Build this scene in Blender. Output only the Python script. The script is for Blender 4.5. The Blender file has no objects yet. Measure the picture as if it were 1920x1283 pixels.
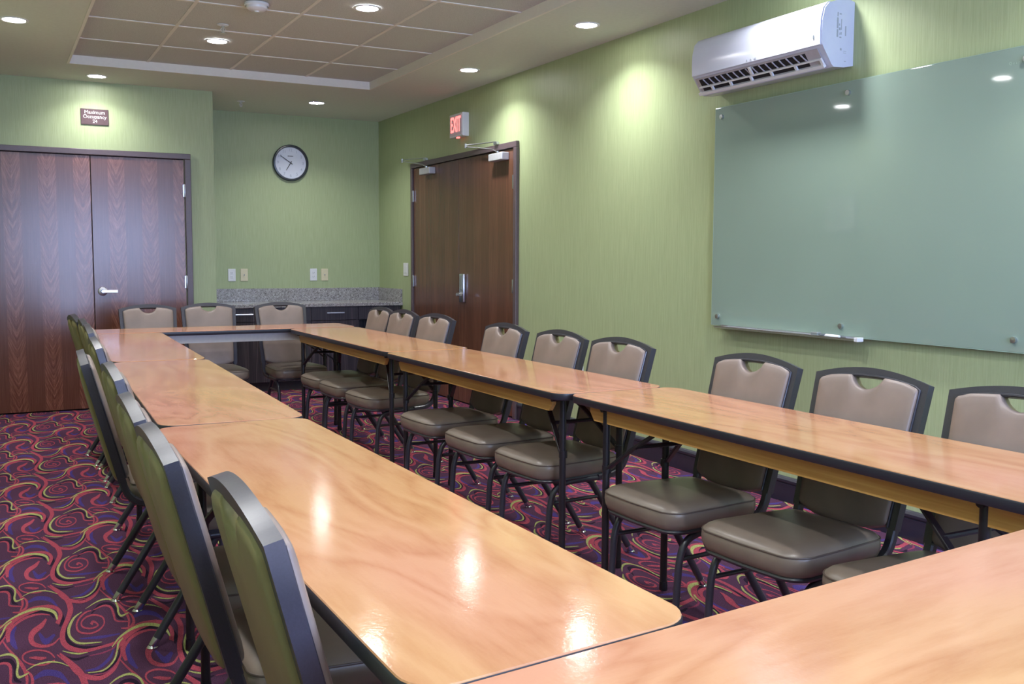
import bpy, bmesh, math, random
from mathutils import Vector, Matrix
random.seed(7)
PI = math.pi
scene = bpy.context.scene
COL = scene.collection

# ------------------------------------------------------------------ helpers
def lin(c):
    c = c / 255.0
    return c / 12.92 if c <= 0.04045 else ((c + 0.055) / 1.055) ** 2.4
def S(r, g, b):
    return (lin(r), lin(g), lin(b), 1.0)

class NT:
    """small helper round a node tree"""
    def __init__(self, name):
        self.m = bpy.data.materials.new(name)
        self.m.use_nodes = True
        self.t = self.m.node_tree
        self.b = self.t.nodes['Principled BSDF']
    def n(self, kind, **kw):
        nd = self.t.nodes.new(kind)
        for k, v in kw.items():
            if k in nd.inputs:
                nd.inputs[k].default_value = v
            else:
                setattr(nd, k, v)
        return nd
    def l(self, a, ao, b, bi):
        self.t.links.new(a.outputs[ao], b.inputs[bi])
    def coord(self, scale=(1, 1, 1), rnd=False, out='Object', rot=(0, 0, 0)):
        tc = self.n('ShaderNodeTexCoord')
        mp = self.n('ShaderNodeMapping')
        mp.inputs['Scale'].default_value = scale
        mp.inputs['Rotation'].default_value = rot
        self.l(tc, out, mp, 'Vector')
        if rnd:
            oi = self.n('ShaderNodeObjectInfo')
            mu = self.n('ShaderNodeMath', operation='MULTIPLY')
            mu.inputs[1].default_value = 37.0
            self.l(oi, 'Random', mu, 0)
            self.l(mu, 0, mp, 'Location')
        return mp
    def ramp(self, src, so, stops):
        r = self.n('ShaderNodeValToRGB')
        e = r.color_ramp.elements
        while len(e) < len(stops):
            e.new(0.5)
        for i, (p, c) in enumerate(stops):
            e[i].position = p
            e[i].color = c
        self.l(src, so, r, 'Fac')
        return r
    def bump(self, src, so, strength=0.2, dist=0.002):
        bp = self.n('ShaderNodeBump')
        bp.inputs['Strength'].default_value = strength
        bp.inputs['Distance'].default_value = dist
        self.l(src, so, bp, 'Height')
        self.l(bp, 'Normal', self.b, 'Normal')
        return bp

def simple(name, col, rough=0.5, metal=0.0, spec=0.5, noise=0.06, nscale=40.0):
    """one tone with a faint procedural mottling"""
    k = NT(name)
    k.b.inputs['Roughness'].default_value = rough
    k.b.inputs['Metallic'].default_value = metal
    k.b.inputs['Specular IOR Level'].default_value = spec
    mp = k.coord()
    nz = k.n('ShaderNodeTexNoise', Scale=nscale, Detail=3.0)
    k.l(mp, 'Vector', nz, 'Vector')
    d = tuple(max(0, x * (1 - noise)) for x in col[:3]) + (1,)
    u = tuple(min(1, x * (1 + noise)) for x in col[:3]) + (1,)
    r = k.ramp(nz, 'Fac', [(0.3, d), (0.7, u)])
    k.l(r, 'Color', k.b, 'Base Color')
    return k.m

def emit(name, col, strength):
    k = NT(name)
    k.b.inputs['Base Color'].default_value = col
    k.b.inputs['Emission Color'].default_value = col
    k.b.inputs['Emission Strength'].default_value = strength
    return k.m

class MB:
    """collects shapes, then links them as one mesh object"""
    def __init__(self):
        self.v = []; self.f = []; self.mi = []
    def add(self, vs, fs, mi=0):
        o = len(self.v)
        self.v += [tuple(p) for p in vs]
        self.f += [tuple(i + o for i in f) for f in fs]
        self.mi += [mi] * len(fs)
    def box(self, a, b, mi=0, bev=0.0):
        x0, y0, z0 = (min(a[i], b[i]) for i in range(3))
        x1, y1, z1 = (max(a[i], b[i]) for i in range(3))
        if bev <= 0:
            vs = [(x0, y0, z0), (x1, y0, z0), (x1, y1, z0), (x0, y1, z0), (x0, y0, z1), (x1, y0, z1), (x1, y1, z1), (x0, y1, z1)]
            self.add(vs, [(0, 3, 2, 1), (4, 5, 6, 7), (0, 1, 5, 4), (1, 2, 6, 5), (2, 3, 7, 6), (3, 0, 4, 7)], mi)
            return
        bm = bmesh.new()
        bmesh.ops.create_cube(bm, size=1.0)
        for v in bm.verts:
            v.co = Vector(((x0 + x1) / 2 + v.co.x * (x1 - x0), (y0 + y1) / 2 + v.co.y * (y1 - y0), (z0 + z1) / 2 + v.co.z * (z1 - z0)))
        bmesh.ops.bevel(bm, geom=list(bm.edges), offset=min(bev, 0.45 * min(x1 - x0, y1 - y0, z1 - z0)), segments=2, affect='EDGES', profile=0.5)
        self.bm(bm, mi)
    def bm(self, bm, mi=0):
        bm.verts.index_update()
        self.add([v.co.copy() for v in bm.verts], [[v.index for v in f.verts] for f in bm.faces], mi)
        bm.free()
    def sweep(self, path, section, up=None, mi=0, caps=True, scales=None):
        """sweep a 2D section (list of (a,b)) along a path; a along side, b along normal"""
        path = [Vector(p) for p in path]
        n = len(path); m = len(section)
        up = Vector(up) if up is not None else None
        vs = []; prev = None
        for i, p in enumerate(path):
            if i == 0: t = path[1] - p
            elif i == n - 1: t = p - path[i - 1]
            else: t = (path[i + 1] - p).normalized() + (p - path[i - 1]).normalized()
            t.normalize()
            if up is not None:
                side = up.normalized()
                nor = t.cross(side).normalized()
                side = nor.cross(t).normalized()
            else:
                if prev is None:
                    r = Vector((0, 0, 1)) if abs(t.z) < 0.9 else Vector((1, 0, 0))
                    side = t.cross(r).normalized()
                else:
                    side = (prev - t * prev.dot(t)).normalized()
                nor = t.cross(side).normalized()
                prev = side
            k = 1.0
            if 0 < i < n - 1:
                c = (path[i + 1] - p).normalized().dot(t)
                k = 1.0 / max(0.5, c)
            sc = scales[i] if scales else 1.0
            for a, b in section:
                vs.append(p + side * a * sc + nor * b * sc * (k if up is not None else 1.0))
        fs = []
        for i in range(n - 1):
            for j in range(m):
                fs.append((i * m + j, i * m + (j + 1) % m, (i + 1) * m + (j + 1) % m, (i + 1) * m + j))
        if caps:
            fs.append(tuple(range(m - 1, -1, -1)))
            fs.append(tuple((n - 1) * m + j for j in range(m)))
        self.add(vs, fs, mi)
    def tube(self, path, r, seg=10, mi=0, scales=None):
        self.sweep(path, [(r * math.cos(2 * PI * j / seg), r * math.sin(2 * PI * j / seg)) for j in range(seg)], None, mi, True, scales)
    def bar(self, path, w, t, up, mi=0):
        c = min(w, t) * 0.18
        sec = [(-w / 2 + c, -t / 2), (w / 2 - c, -t / 2), (w / 2, -t / 2 + c), (w / 2, t / 2 - c), (w / 2 - c, t / 2), (-w / 2 + c, t / 2), (-w / 2, t / 2 - c), (-w / 2, -t / 2 + c)]
        self.sweep(path, sec, up, mi)
    def lathe(self, prof, c=(0, 0, 0), axis='z', seg=32, mi=0):
        vs = []; m = len(prof)
        for i in range(seg):
            a = 2 * PI * i / seg
            for r, h in prof:
                if axis == 'z': p = (c[0] + r * math.cos(a), c[1] + r * math.sin(a), c[2] + h)
                elif axis == 'x': p = (c[0] + h, c[1] + r * math.cos(a), c[2] + r * math.sin(a))
                else: p = (c[0] + r * math.sin(a), c[1] + h, c[2] + r * math.cos(a))
                vs.append(p)
        fs = []
        for i in range(seg):
            k = (i + 1) % seg
            for j in range(m - 1):
                fs.append((i * m + j, k * m + j, k * m + j + 1, i * m + j + 1))
        self.add(vs, fs, mi)
    def rings(self, rings, mi=0, cap0=True, cap1=True):
        """loft closed rings of equal length"""
        m = len(rings[0]); vs = [p for r in rings for p in r]; fs = []
        for i in range(len(rings) - 1):
            for j in range(m):
                fs.append((i * m + j, i * m + (j + 1) % m, (i + 1) * m + (j + 1) % m, (i + 1) * m + j))
        if cap0 or cap1:
            for want, i in ((cap0, 0), (cap1, len(rings) - 1)):
                if not want: continue
                c = Vector((0, 0, 0))
                for p in rings[i]: c += Vector(p)
                c /= m
                vs.append(tuple(c)); k = len(vs) - 1
                for j in range(m):
                    a, b = i * m + j, i * m + (j + 1) % m
                    fs.append((b, a, k) if i == 0 else (a, b, k))
        self.add(vs, fs, mi)
    def prism(self, poly, h0, h1, axis='z', mi=0):
        def P(a, b, h):
            return (a, b, h) if axis == 'z' else ((h, a, b) if axis == 'x' else (a, h, b))
        n = len(poly)
        vs = [P(a, b, h0) for a, b in poly] + [P(a, b, h1) for a, b in poly]
        fs = [tuple(range(n - 1, -1, -1)), tuple(range(n, 2 * n))] + [(i, (i + 1) % n, n + (i + 1) % n, n + i) for i in range(n)]
        self.add(vs, fs, mi)
    def build(self, name, mats, parent=None, smooth=None, loc=None):
        me = bpy.data.meshes.new(name)
        me.from_pydata(self.v, [], self.f)
        if not isinstance(mats, (list, tuple)): mats = [mats]
        for m in mats: me.materials.append(m)
        for p, i in zip(me.polygons, self.mi): p.material_index = i
        bm = bmesh.new(); bm.from_mesh(me)
        bmesh.ops.recalc_face_normals(bm, faces=bm.faces)
        bm.to_mesh(me); bm.free()
        if smooth is not None:
            me.polygons.foreach_set('use_smooth', [True] * len(me.polygons))
            me.set_sharp_from_angle(angle=math.radians(smooth))
        me.update()
        o = bpy.data.objects.new(name, me)
        COL.objects.link(o)
        if parent is not None: o.parent = parent
        if loc is not None: o.location = loc
        return o

def tag(o, label, cat, group=None, kind=None):
    o['label'] = label; o['category'] = cat
    if group: o['group'] = group
    if kind: o['kind'] = kind
    return o
def thing(name, label, cat, loc=(0, 0, 0), rotz=0.0, group=None, kind=None):
    o = bpy.data.objects.new(name, None)
    o.empty_display_size = 0.05
    COL.objects.link(o)
    o.location = loc; o.rotation_euler = (0, 0, rotz)
    return tag(o, label, cat, group, kind)
def dup(root, loc, rotz, label, scale=(1, 1, 1)):
    r = root.copy(); COL.objects.link(r)
    r.location = loc; r.rotation_euler = (0, 0, rotz); r.scale = scale
    r['label'] = label
    for ch in list(root.children):
        c = ch.copy(); COL.objects.link(c); c.parent = r
        for g in list(ch.children):
            d = g.copy(); COL.objects.link(d); d.parent = c
    return r
def text_mesh(name, body, size, mat, parent, matrix, extrude=0.001, spacing=1.0, align='CENTER', line=1.0, offset=0.0):
    cu = bpy.data.curves.new(name, 'FONT')
    cu.body = body; cu.size = size; cu.extrude = extrude; cu.align_x = align; cu.align_y = 'CENTER'
    cu.space_character = spacing; cu.space_line = line; cu.offset = offset
    tmp = bpy.data.objects.new(name, cu); COL.objects.link(tmp)
    bpy.context.view_layer.update()
    me = bpy.data.meshes.new_from_object(tmp.evaluated_get(bpy.context.evaluated_depsgraph_get()))
    bpy.data.objects.remove(tmp); bpy.data.curves.remove(cu)
    me.transform(matrix); me.materials.clear(); me.materials.append(mat)
    o = bpy.data.objects.new(name, me); COL.objects.link(o); o.parent = parent
    return o
def rrect(x0, y0, x1, y1, r, seg=6):
    pts = []
    for cx, cy, a0 in ((x1 - r, y1 - r, 0), (x0 + r, y1 - r, 90), (x0 + r, y0 + r, 180), (x1 - r, y0 + r, 270)):
        for i in range(seg + 1):
            a = math.radians(a0 + 90 * i / seg)
            pts.append((cx + r * math.cos(a), cy + r * math.sin(a)))
    return pts
def crom(pts, n=8):
    """Catmull-Rom through points"""
    P = [Vector(p) for p in pts]; out = []
    for i in range(len(P) - 1):
        p0 = P[i - 1] if i else P[0] * 2 - P[1]
        p1, p2 = P[i], P[i + 1]
        p3 = P[i + 2] if i + 2 < len(P) else P[-1] * 2 - P[-2]
        for k in range(n):
            t = k / n
            out.append(0.5 * ((2 * p1) + (p2 - p0) * t + (2 * p0 - 5 * p1 + 4 * p2 - p3) * t * t + (3 * p1 - p0 - 3 * p2 + p3) * t ** 3))
    out.append(P[-1])
    return out

# ------------------------------------------------------------------ camera
HC = 1.27
FPX = 1847.956
yaw, pitch, roll = math.radians(27.8814), math.radians(-4.77557), math.radians(0.23341)
fwd = Vector((math.sin(yaw) * math.cos(pitch), math.cos(yaw) * math.cos(pitch), math.sin(pitch)))
right = Vector((math.cos(yaw), -math.sin(yaw), 0)); upv = right.cross(fwd)
r_ = right * math.cos(roll) + upv * math.sin(roll)
u_ = upv * math.cos(roll) - right * math.sin(roll)
cam_d = bpy.data.cameras.new('camera')
cam_d.sensor_width = 36.0; cam_d.sensor_fit = 'HORIZONTAL'
cam_d.lens = FPX / 1920 * 36.0
cam_d.clip_start = 0.02
cam = bpy.data.objects.new('camera', cam_d); COL.objects.link(cam)
cam.matrix_world = Matrix(((r_.x, u_.x, -fwd.x, 0), (r_.y, u_.y, -fwd.y, 0), (r_.z, u_.z, -fwd.z, HC), (0, 0, 0, 1)))
scene.camera = cam

# ------------------------------------------------------------------ materials
def wall_mat():
    k = NT('green_wallcovering')
    k.b.inputs['Roughness'].default_value = 0.42
    k.b.inputs['Specular IOR Level'].default_value = 0.45
    mp = k.coord((210, 210, 5), out='Generated')
    tc = k.n('ShaderNodeNewGeometry')
    mp2 = k.n('ShaderNodeMapping'); mp2.inputs['Scale'].default_value = (150, 150, 5.5)
    k.l(tc, 'Position', mp2, 'Vector')
    nz = k.n('ShaderNodeTexNoise', Scale=1.0, Detail=4.0, Roughness=0.65)
    k.l(mp2, 'Vector', nz, 'Vector')
    r = k.ramp(nz, 'Fac', [(0.3, (0.33, 0.392, 0.212, 1)), (0.7, (0.41, 0.484, 0.275, 1))])
    k.l(r, 'Color', k.b, 'Base Color')
    k.bump(nz, 'Fac', 0.38, 0.003)
    return k.m
M = {}
M['wall'] = wall_mat()
M['ceiling'] = simple('ceiling_paint', (0.63, 0.66, 0.61, 1), 0.9, noise=0.03)
def tile_mat():
    k = NT('acoustic_tile')
    k.b.inputs['Roughness'].default_value = 0.95
    mp = k.coord()
    nz = k.n('ShaderNodeTexNoise', Scale=260.0, Detail=4.0)
    k.l(mp, 'Vector', nz, 'Vector')
    r = k.ramp(nz, 'Fac', [(0.36, (0.40, 0.415, 0.40, 1)), (0.55, (0.60, 0.62, 0.605, 1))])
    k.l(r, 'Color', k.b, 'Base Color')
    k.bump(nz, 'Fac', 0.4, 0.002)
    return k.m
M['tile'] = tile_mat()
M['white_trim'] = simple('white_trim', (0.74, 0.72, 0.68, 1), 0.5, noise=0.02)
M['lens'] = emit('downlight_lens', (1.0, 0.99, 1.0, 1), 40.0)
M['can'] = simple('downlight_trim', (0.8, 0.8, 0.8, 1), 0.35)

def carpet(name, col):
    k = NT(name)
    k.b.inputs['Roughness'].default_value = 1.0
    k.b.inputs['Specular IOR Level'].default_value = 0.08
    mp = k.coord()
    nz = k.n('ShaderNodeTexNoise', Scale=330.0, Detail=3.0)
    k.l(mp, 'Vector', nz, 'Vector')
    r = k.ramp(nz, 'Fac', [(0.28, tuple(x * 0.5 for x in col[:3]) + (1,)), (0.72, tuple(min(1, x * 1.5) for x in col[:3]) + (1,))])
    k.l(r, 'Color', k.b, 'Base Color')
    k.bump(nz, 'Fac', 0.8, 0.004)
    return k.m
M['c_base'] = carpet('carpet_plum', (0.082, 0.034, 0.070, 1))
M['c_red'] = carpet('carpet_red', (0.36, 0.062, 0.095, 1))
M['c_yel'] = carpet('carpet_olive', (0.36, 0.37, 0.135, 1))
M['c_blue'] = carpet('carpet_blue', (0.066, 0.042, 0.19, 1))
M['c_dark'] = carpet('carpet_dark', (0.024, 0.013, 0.028, 1))
M['c_mag'] = carpet('carpet_magenta', (0.24, 0.045, 0.095, 1))

def table_mat():
    k = NT('lacquered_plywood')
    k.b.inputs['Roughness'].default_value = 0.12
    k.b.inputs['Specular IOR Level'].default_value = 0.5
    mp = k.coord((2.6, 0.75, 1.0), rnd=True)
    n1 = k.n('ShaderNodeTexNoise', Scale=1.25, Detail=2.5, Roughness=0.5, Distortion=0.9)
    k.l(mp, 'Vector', n1, 'Vector')
    mul = k.n('ShaderNodeMath', operation='MULTIPLY'); mul.inputs[1].default_value = 13.0
    k.l(n1, 'Fac', mul, 0)
    fr = k.n('ShaderNodeMath', operation='PINGPONG'); fr.inputs[1].default_value = 1.0
    k.l(mul, 0, fr, 0)
    mp2 = k.coord((9, 1.3, 1), rnd=True)
    n2 = k.n('ShaderNodeTexNoise', Scale=5.0, Detail=6.0, Roughness=0.7)
    k.l(mp2, 'Vector', n2, 'Vector')
    ad = k.n('ShaderNodeMath', operation='MULTIPLY_ADD'); ad.inputs[1].default_value = 0.55
    k.l(fr, 0, ad, 0); k.l(n2, 'Fac', ad, 2)
    r = k.ramp(ad, 0, [(0.25, (0.385, 0.165, 0.086, 1)), (0.62, (0.45, 0.212, 0.119, 1)), (1.0, (0.495, 0.252, 0.147, 1))])
    # slow blotches between pinkish and yellowish veneer
    n3 = k.n('ShaderNodeTexNoise', Scale=0.9, Detail=1.0)
    k.l(mp, 'Vector', n3, 'Vector')
    r3 = k.ramp(n3, 'Fac', [(0.4, (1.0, 0.97, 1.04, 1)), (0.62, (0.97, 1.05, 0.86, 1))])
    mx = k.n('ShaderNodeMix', data_type='RGBA', blend_type='MULTIPLY')
    mx.inputs['Factor'].default_value = 1.0
    k.t.links.new(r.outputs['Color'], mx.inputs[6]); k.t.links.new(r3.outputs['Color'], mx.inputs[7])
    k.t.links.new(mx.outputs[2], k.b.inputs['Base Color'])
    mp4 = k.coord((1, 1, 1))
    n4 = k.n('ShaderNodeTexNoise', Scale=150.0, Detail=2.0)
    k.l(mp4, 'Vector', n4, 'Vector')
    n5 = k.n('ShaderNodeTexNoise', Scale=26.0, Detail=2.0)
    k.l(mp4, 'Vector', n5, 'Vector')
    sm = k.n('ShaderNodeMath', operation='MULTIPLY_ADD'); sm.inputs[1].default_value = 2.0
    k.l(n5, 'Fac', sm, 0); k.l(n4, 'Fac', sm, 2)
    k.bump(sm, 0, 0.10, 0.0012)
    return k.m
M['table'] = table_mat()
M['band'] = simple('black_edge_band', (0.022, 0.022, 0.03, 1), 0.38)
def apron_mat():
    k = NT('yellow_ply_apron')
    k.b.inputs['Roughness'].default_value = 0.45
    mp = k.coord((40, 2, 60))
    nz = k.n('ShaderNodeTexNoise', Scale=1.5, Detail=4.0)
    k.l(mp, 'Vector', nz, 'Vector')
    r = k.ramp(nz, 'Fac', [(0.3, (0.46, 0.23, 0.055, 1)), (0.7, (0.62, 0.36, 0.11, 1))])
    k.l(r, 'Color', k.b, 'Base Color')
    return k.m
M['apron'] = apron_mat()
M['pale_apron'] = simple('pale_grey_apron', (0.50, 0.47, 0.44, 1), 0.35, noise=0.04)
M['black'] = simple('black_powder_coat', (0.016, 0.014, 0.018, 1), 0.35, noise=0.1)
M['frame'] = simple('charcoal_chair_frame', (0.032, 0.031, 0.043, 1), 0.32, spec=0.6, noise=0.12, nscale=300)
M['chrome'] = simple('chrome', (0.75, 0.75, 0.78, 1), 0.18, 1.0, noise=0.02)
M['steel'] = simple('satin_steel', (0.62, 0.64, 0.70, 1), 0.32, 1.0, noise=0.03)
M['grey'] = simple('grey_enamel', (0.50, 0.51, 0.54, 1), 0.4, 0.2)
def vinyl(name, col, rough=0.38):
    k = NT(name)
    k.b.inputs['Roughness'].default_value = rough
    k.b.inputs['Specular IOR Level'].default_value = 0.5
    mp = k.coord()
    nz = k.n('ShaderNodeTexNoise', Scale=420.0, Detail=2.0)
    k.l(mp, 'Vector', nz, 'Vector')
    n2 = k.n('ShaderNodeTexNoise', Scale=9.0, Detail=3.0)
    k.l(mp, 'Vector', n2, 'Vector')
    r = k.ramp(n2, 'Fac', [(0.3, tuple(x * 0.9 for x in col[:3]) + (1,)), (0.7, tuple(x * 1.1 for x in col[:3]) + (1,))])
    k.l(r, 'Color', k.b, 'Base Color')
    k.bump(nz, 'Fac', 0.12, 0.0008)
    return k.m
M['seat'] = vinyl('taupe_vinyl', (0.195, 0.155, 0.122, 1), 0.34)
M['back'] = vinyl('taupe_vinyl_back', (0.205, 0.158, 0.136, 1), 0.40)
M['rear'] = vinyl('bronze_vinyl_wall_tinted', (0.205, 0.168, 0.074, 1), 0.38)  # olive tint paints the green wall's reflection into the bronze vinyl
M['piping'] = simple('piping', (0.10, 0.075, 0.06, 1), 0.4)

def door_mat(name, strip, tones, grain, chev, tone):
    """book-matched vertical veneer leaves with grain; object X runs across the leaf"""
    k = NT(name)
    k.b.inputs['Roughness'].default_value = 0.24
    k.b.inputs['Specular IOR Level'].default_value = 0.6
    tc = k.n('ShaderNodeTexCoord')
    sep = k.n('ShaderNodeSeparateXYZ'); k.l(tc, 'Object', sep, 'Vector')
    dd = k.n('ShaderNodeMath', operation='DIVIDE'); dd.inputs[1].default_value = strip
    k.l(sep, 'X', dd, 0)
    fl = k.n('ShaderNodeMath', operation='FLOOR'); k.l(dd, 0, fl, 0)
    fc = k.n('ShaderNodeMath', operation='FRACT'); k.l(dd, 0, fc, 0)
    c5 = k.n('ShaderNodeMath', operation='SUBTRACT'); c5.inputs[1].default_value = 0.5; k.l(fc, 0, c5, 0)
    ab = k.n('ShaderNodeMath', operation='ABSOLUTE'); k.l(c5, 0, ab, 0)
    dv = k.n('ShaderNodeMath', operation='MULTIPLY'); dv.inputs[1].default_value = 2.0; k.l(ab, 0, dv, 0)
    par = k.n('ShaderNodeMath', operation='PINGPONG'); par.inputs[1].default_value = 1.0; k.l(fl, 0, par, 0)
    # cathedral: arcs in z shifted with the distance from the leaf's heart
    sq = k.n('ShaderNodeMath', operation='POWER'); sq.inputs[1].default_value = 1.2; k.l(dv, 0, sq, 0)
    zz = k.n('ShaderNodeMath', operation='MULTIPLY_ADD'); zz.inputs[1].default_value = -0.16
    k.l(sq, 0, zz, 0); k.l(sep, 'Z', zz, 2)
    cmb = k.n('ShaderNodeCombineXYZ')
    k.l(dv, 0, cmb, 'X'); k.l(fl, 0, cmb, 'Y'); k.l(zz, 0, cmb, 'Z')
    mp = k.n('ShaderNodeMapping'); mp.inputs['Scale'].default_value = (1.0, 7.3, grain)
    k.l(cmb, 'Vector', mp, 'Vector')
    nz = k.n('ShaderNodeTexNoise', Scale=1.0, Detail=5.0, Roughness=0.75)
    k.l(mp, 'Vector', nz, 'Vector')
    # fine straight pores
    mp2 = k.n('ShaderNodeMapping'); mp2.inputs['Scale'].default_value = (230, 230, 3.5)
    k.l(tc, 'Object', mp2, 'Vector')
    n2 = k.n('ShaderNodeTexNoise', Scale=1.0, Detail=4.0)
    k.l(mp2, 'Vector', n2, 'Vector')
    # strong chevrons in every other leaf, quiet straight grain between
    nc = k.n('ShaderNodeMath', operation='SUBTRACT'); nc.inputs[1].default_value = 0.5; k.l(nz, 'Fac', nc, 0)
    am = k.n('ShaderNodeMath', operation='MULTIPLY_ADD'); am.inputs[1].default_value = chev; am.inputs[2].default_value = 0.15; k.l(par, 0, am, 0)
    nm = k.n('ShaderNodeMath', operation='MULTIPLY'); k.l(nc, 0, nm, 0); k.l(am, 0, nm, 1)
    na = k.n('ShaderNodeMath', operation='ADD'); na.inputs[1].default_value = 0.5; k.l(nm, 0, na, 0)
    md = k.n('ShaderNodeMath', operation='MULTIPLY_ADD'); md.inputs[1].default_value = 0.5
    k.l(n2, 'Fac', md, 0); k.l(na, 0, md, 2)
    r1 = k.ramp(md, 0, [(0.55, tones[0]), (0.80, tones[1]), (0.98, tones[2])])
    hv = k.n('ShaderNodeMath', operation='MULTIPLY_ADD'); hv.inputs[1].default_value = tone; hv.inputs[2].default_value = 1.0 - tone / 2
    k.l(par, 0, hv, 0)
    mx = k.n('ShaderNodeMix', data_type='RGBA', blend_type='MULTIPLY'); mx.inputs['Factor'].default_value = 1.0
    k.t.links.new(r1.outputs['Color'], mx.inputs[6]); k.t.links.new(hv.outputs[0], mx.inputs[7])
    k.t.links.new(mx.outputs[2], k.b.inputs['Base Color'])
    k.bump(md, 0, 0.15, 0.001)
    return k.m
M['door_back'] = door_mat('dark_oak_veneer', 0.131, [(0.10, 0.034, 0.022, 1), (0.17, 0.066, 0.044, 1), (0.25, 0.11, 0.08, 1)], 34.0, 1.5, 0.34)
M['door_right'] = door_mat('brown_oak_veneer', 0.15, [(0.075, 0.030, 0.018, 1), (0.135, 0.058, 0.034, 1), (0.18, 0.083, 0.05, 1)], 1.2, 0.4, 0.16)
M['door_frame'] = simple('plum_brown_frame', (0.105, 0.075, 0.082, 1), 0.35)
M['dark_gap'] = simple('dark_gap', (0.01, 0.008, 0.01, 1), 0.8)
M['baseboard'] = simple('dark_plum_baseboard', (0.020, 0.020, 0.034, 1), 0.3)

def granite():
    k = NT('grey_granite')
    k.b.inputs['Roughness'].default_value = 0.15
    mp = k.coord()
    n1 = k.n('ShaderNodeTexNoise', Scale=75.0, Detail=6.0, Roughness=0.8, Distortion=1.5)
    k.l(mp, 'Vector', n1, 'Vector')
    v = k.n('ShaderNodeTexVoronoi', Scale=120.0)
    k.l(mp, 'Vector', v, 'Vector')
    r1 = k.ramp(n1, 'Fac', [(0.36, (0.035, 0.035, 0.04, 1)), (0.46, (0.22, 0.20, 0.20, 1)), (0.55, (0.46, 0.45, 0.45, 1)), (0.68, (0.72, 0.72, 0.74, 1))])
    r2 = k.ramp(v, 'Distance', [(0.1, (0.6, 0.58, 0.6, 1)), (0.6, (1, 1, 1, 1))])
    mx = k.n('ShaderNodeMix', data_type='RGBA', blend_type='MULTIPLY'); mx.inputs['Factor'].default_value = 0.7
    k.t.links.new(r1.outputs['Color'], mx.inputs[6]); k.t.links.new(r2.outputs['Color'], mx.inputs[7])
    k.t.links.new(mx.outputs[2], k.b.inputs['Base Color'])
    return k.m
M['granite'] = granite()
def zebra():
    k = NT('zebra_laminate')
    k.b.inputs['Roughness'].default_value = 0.4
    mp = k.coord((110, 110, 1.2))
    nz = k.n('ShaderNodeTexNoise', Scale=1.0, Detail=3.0)
    k.l(mp, 'Vector', nz, 'Vector')
    r = k.ramp(nz, 'Fac', [(0.4, (0.016, 0.012, 0.018, 1)), (0.56, (0.035, 0.026, 0.034, 1)), (0.68, (0.12, 0.085, 0.095, 1))])
    k.l(r, 'Color', k.b, 'Base Color')
    return k.m
M['zebra'] = zebra()
M['cab_in'] = simple('cabinet_interior', (0.03, 0.022, 0.028, 1), 0.6)
M['white'] = simple('white_plastic', (0.72, 0.73, 0.76, 1), 0.28, noise=0.01)
M['ac_white'] = simple('glossy_white_shell', (0.56, 0.59, 0.72, 1), 0.14, noise=0.01)
M['ac_vent'] = simple('vent_lavender_grey', (0.42, 0.39, 0.43, 1), 0.5)
M['cream'] = simple('cream_plastic', (0.66, 0.60, 0.42, 1), 0.35, noise=0.02)
M['ink'] = simple('grey_print', (0.07, 0.09, 0.11, 1), 0.6)
M['ink_faint'] = simple('faint_print', (0.30, 0.33, 0.38, 1), 0.6)
M['clock_face'] = simple('clock_face', (0.70, 0.74, 0.84, 1), 0.4, noise=0.01)
M['clock_num'] = simple('clock_numerals', (0.40, 0.45, 0.55, 1), 0.6)
M['clock_rim'] = simple('clock_rim', (0.035, 0.042, 0.05, 1), 0.3)
M['sign'] = simple('mauve_sign', (0.10, 0.066, 0.074, 1), 0.85, spec=0.15)
M['sign_txt'] = simple('sign_lettering', (0.78, 0.74, 0.72, 1), 0.8, spec=0.2)
M['exit_face'] = simple('exit_face', (0.72, 0.60, 0.68, 1), 0.4)
M['exit_red'] = emit('exit_red_letters', (1.0, 0.13, 0.12, 1), 1.6)
M['reader'] = simple('dark_reader', (0.22, 0.24, 0.24, 1), 0.25)
def glassboard():
    k = NT('sea_green_glass')
    k.b.inputs['Roughness'].default_value = 0.04
    k.b.inputs['Specular IOR Level'].default_value = 0.5
    k.b.inputs['IOR'].default_value = 1.5
    mp = k.coord()
    nz = k.n('ShaderNodeTexNoise', Scale=1.2, Detail=2.0)
    k.l(mp, 'Vector', nz, 'Vector')
    r = k.ramp(nz, 'Fac', [(0.3, (0.235, 0.315, 0.265, 1)), (0.7, (0.26, 0.345, 0.29, 1))])
    k.l(r, 'Color', k.b, 'Base Color')
    return k.m
M['glass_board'] = glassboard()
def rimglass():
    k = NT('clear_glass_edge')
    k.b.inputs['Base Color'].default_value = (0.30, 0.42, 0.35, 1)
    k.b.inputs['Roughness'].default_value = 0.35
    return k.m
M['glass_rim'] = rimglass()
def window_glass():
    k = NT('window_glass')
    tr = k.n('ShaderNodeBsdfTransparent'); gl = k.n('ShaderNodeBsdfGlossy', Roughness=0.0)
    mx = k.n('ShaderNodeMixShader'); mx.inputs[0].default_value = 0.06
    k.t.links.new(tr.outputs[0], mx.inputs[1]); k.t.links.new(gl.outputs[0], mx.inputs[2])
    k.t.links.new(mx.outputs[0], k.t.nodes['Material Output'].inputs['Surface'])
    return k.m
M['pane'] = window_glass()
M['picture'] = simple('picture_print', (0.45, 0.45, 0.42, 1), 0.4, noise=0.4, nscale=14)
M['pic_frame'] = simple('picture_frame', (0.10, 0.085, 0.075, 1), 0.4)
M['mat_board'] = simple('mat_board', (0.75, 0.74, 0.70, 1), 0.8)
M['brass_rod'] = simple('sprinkler_metal', (0.62, 0.60, 0.55, 1), 0.3, 0.7)

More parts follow.
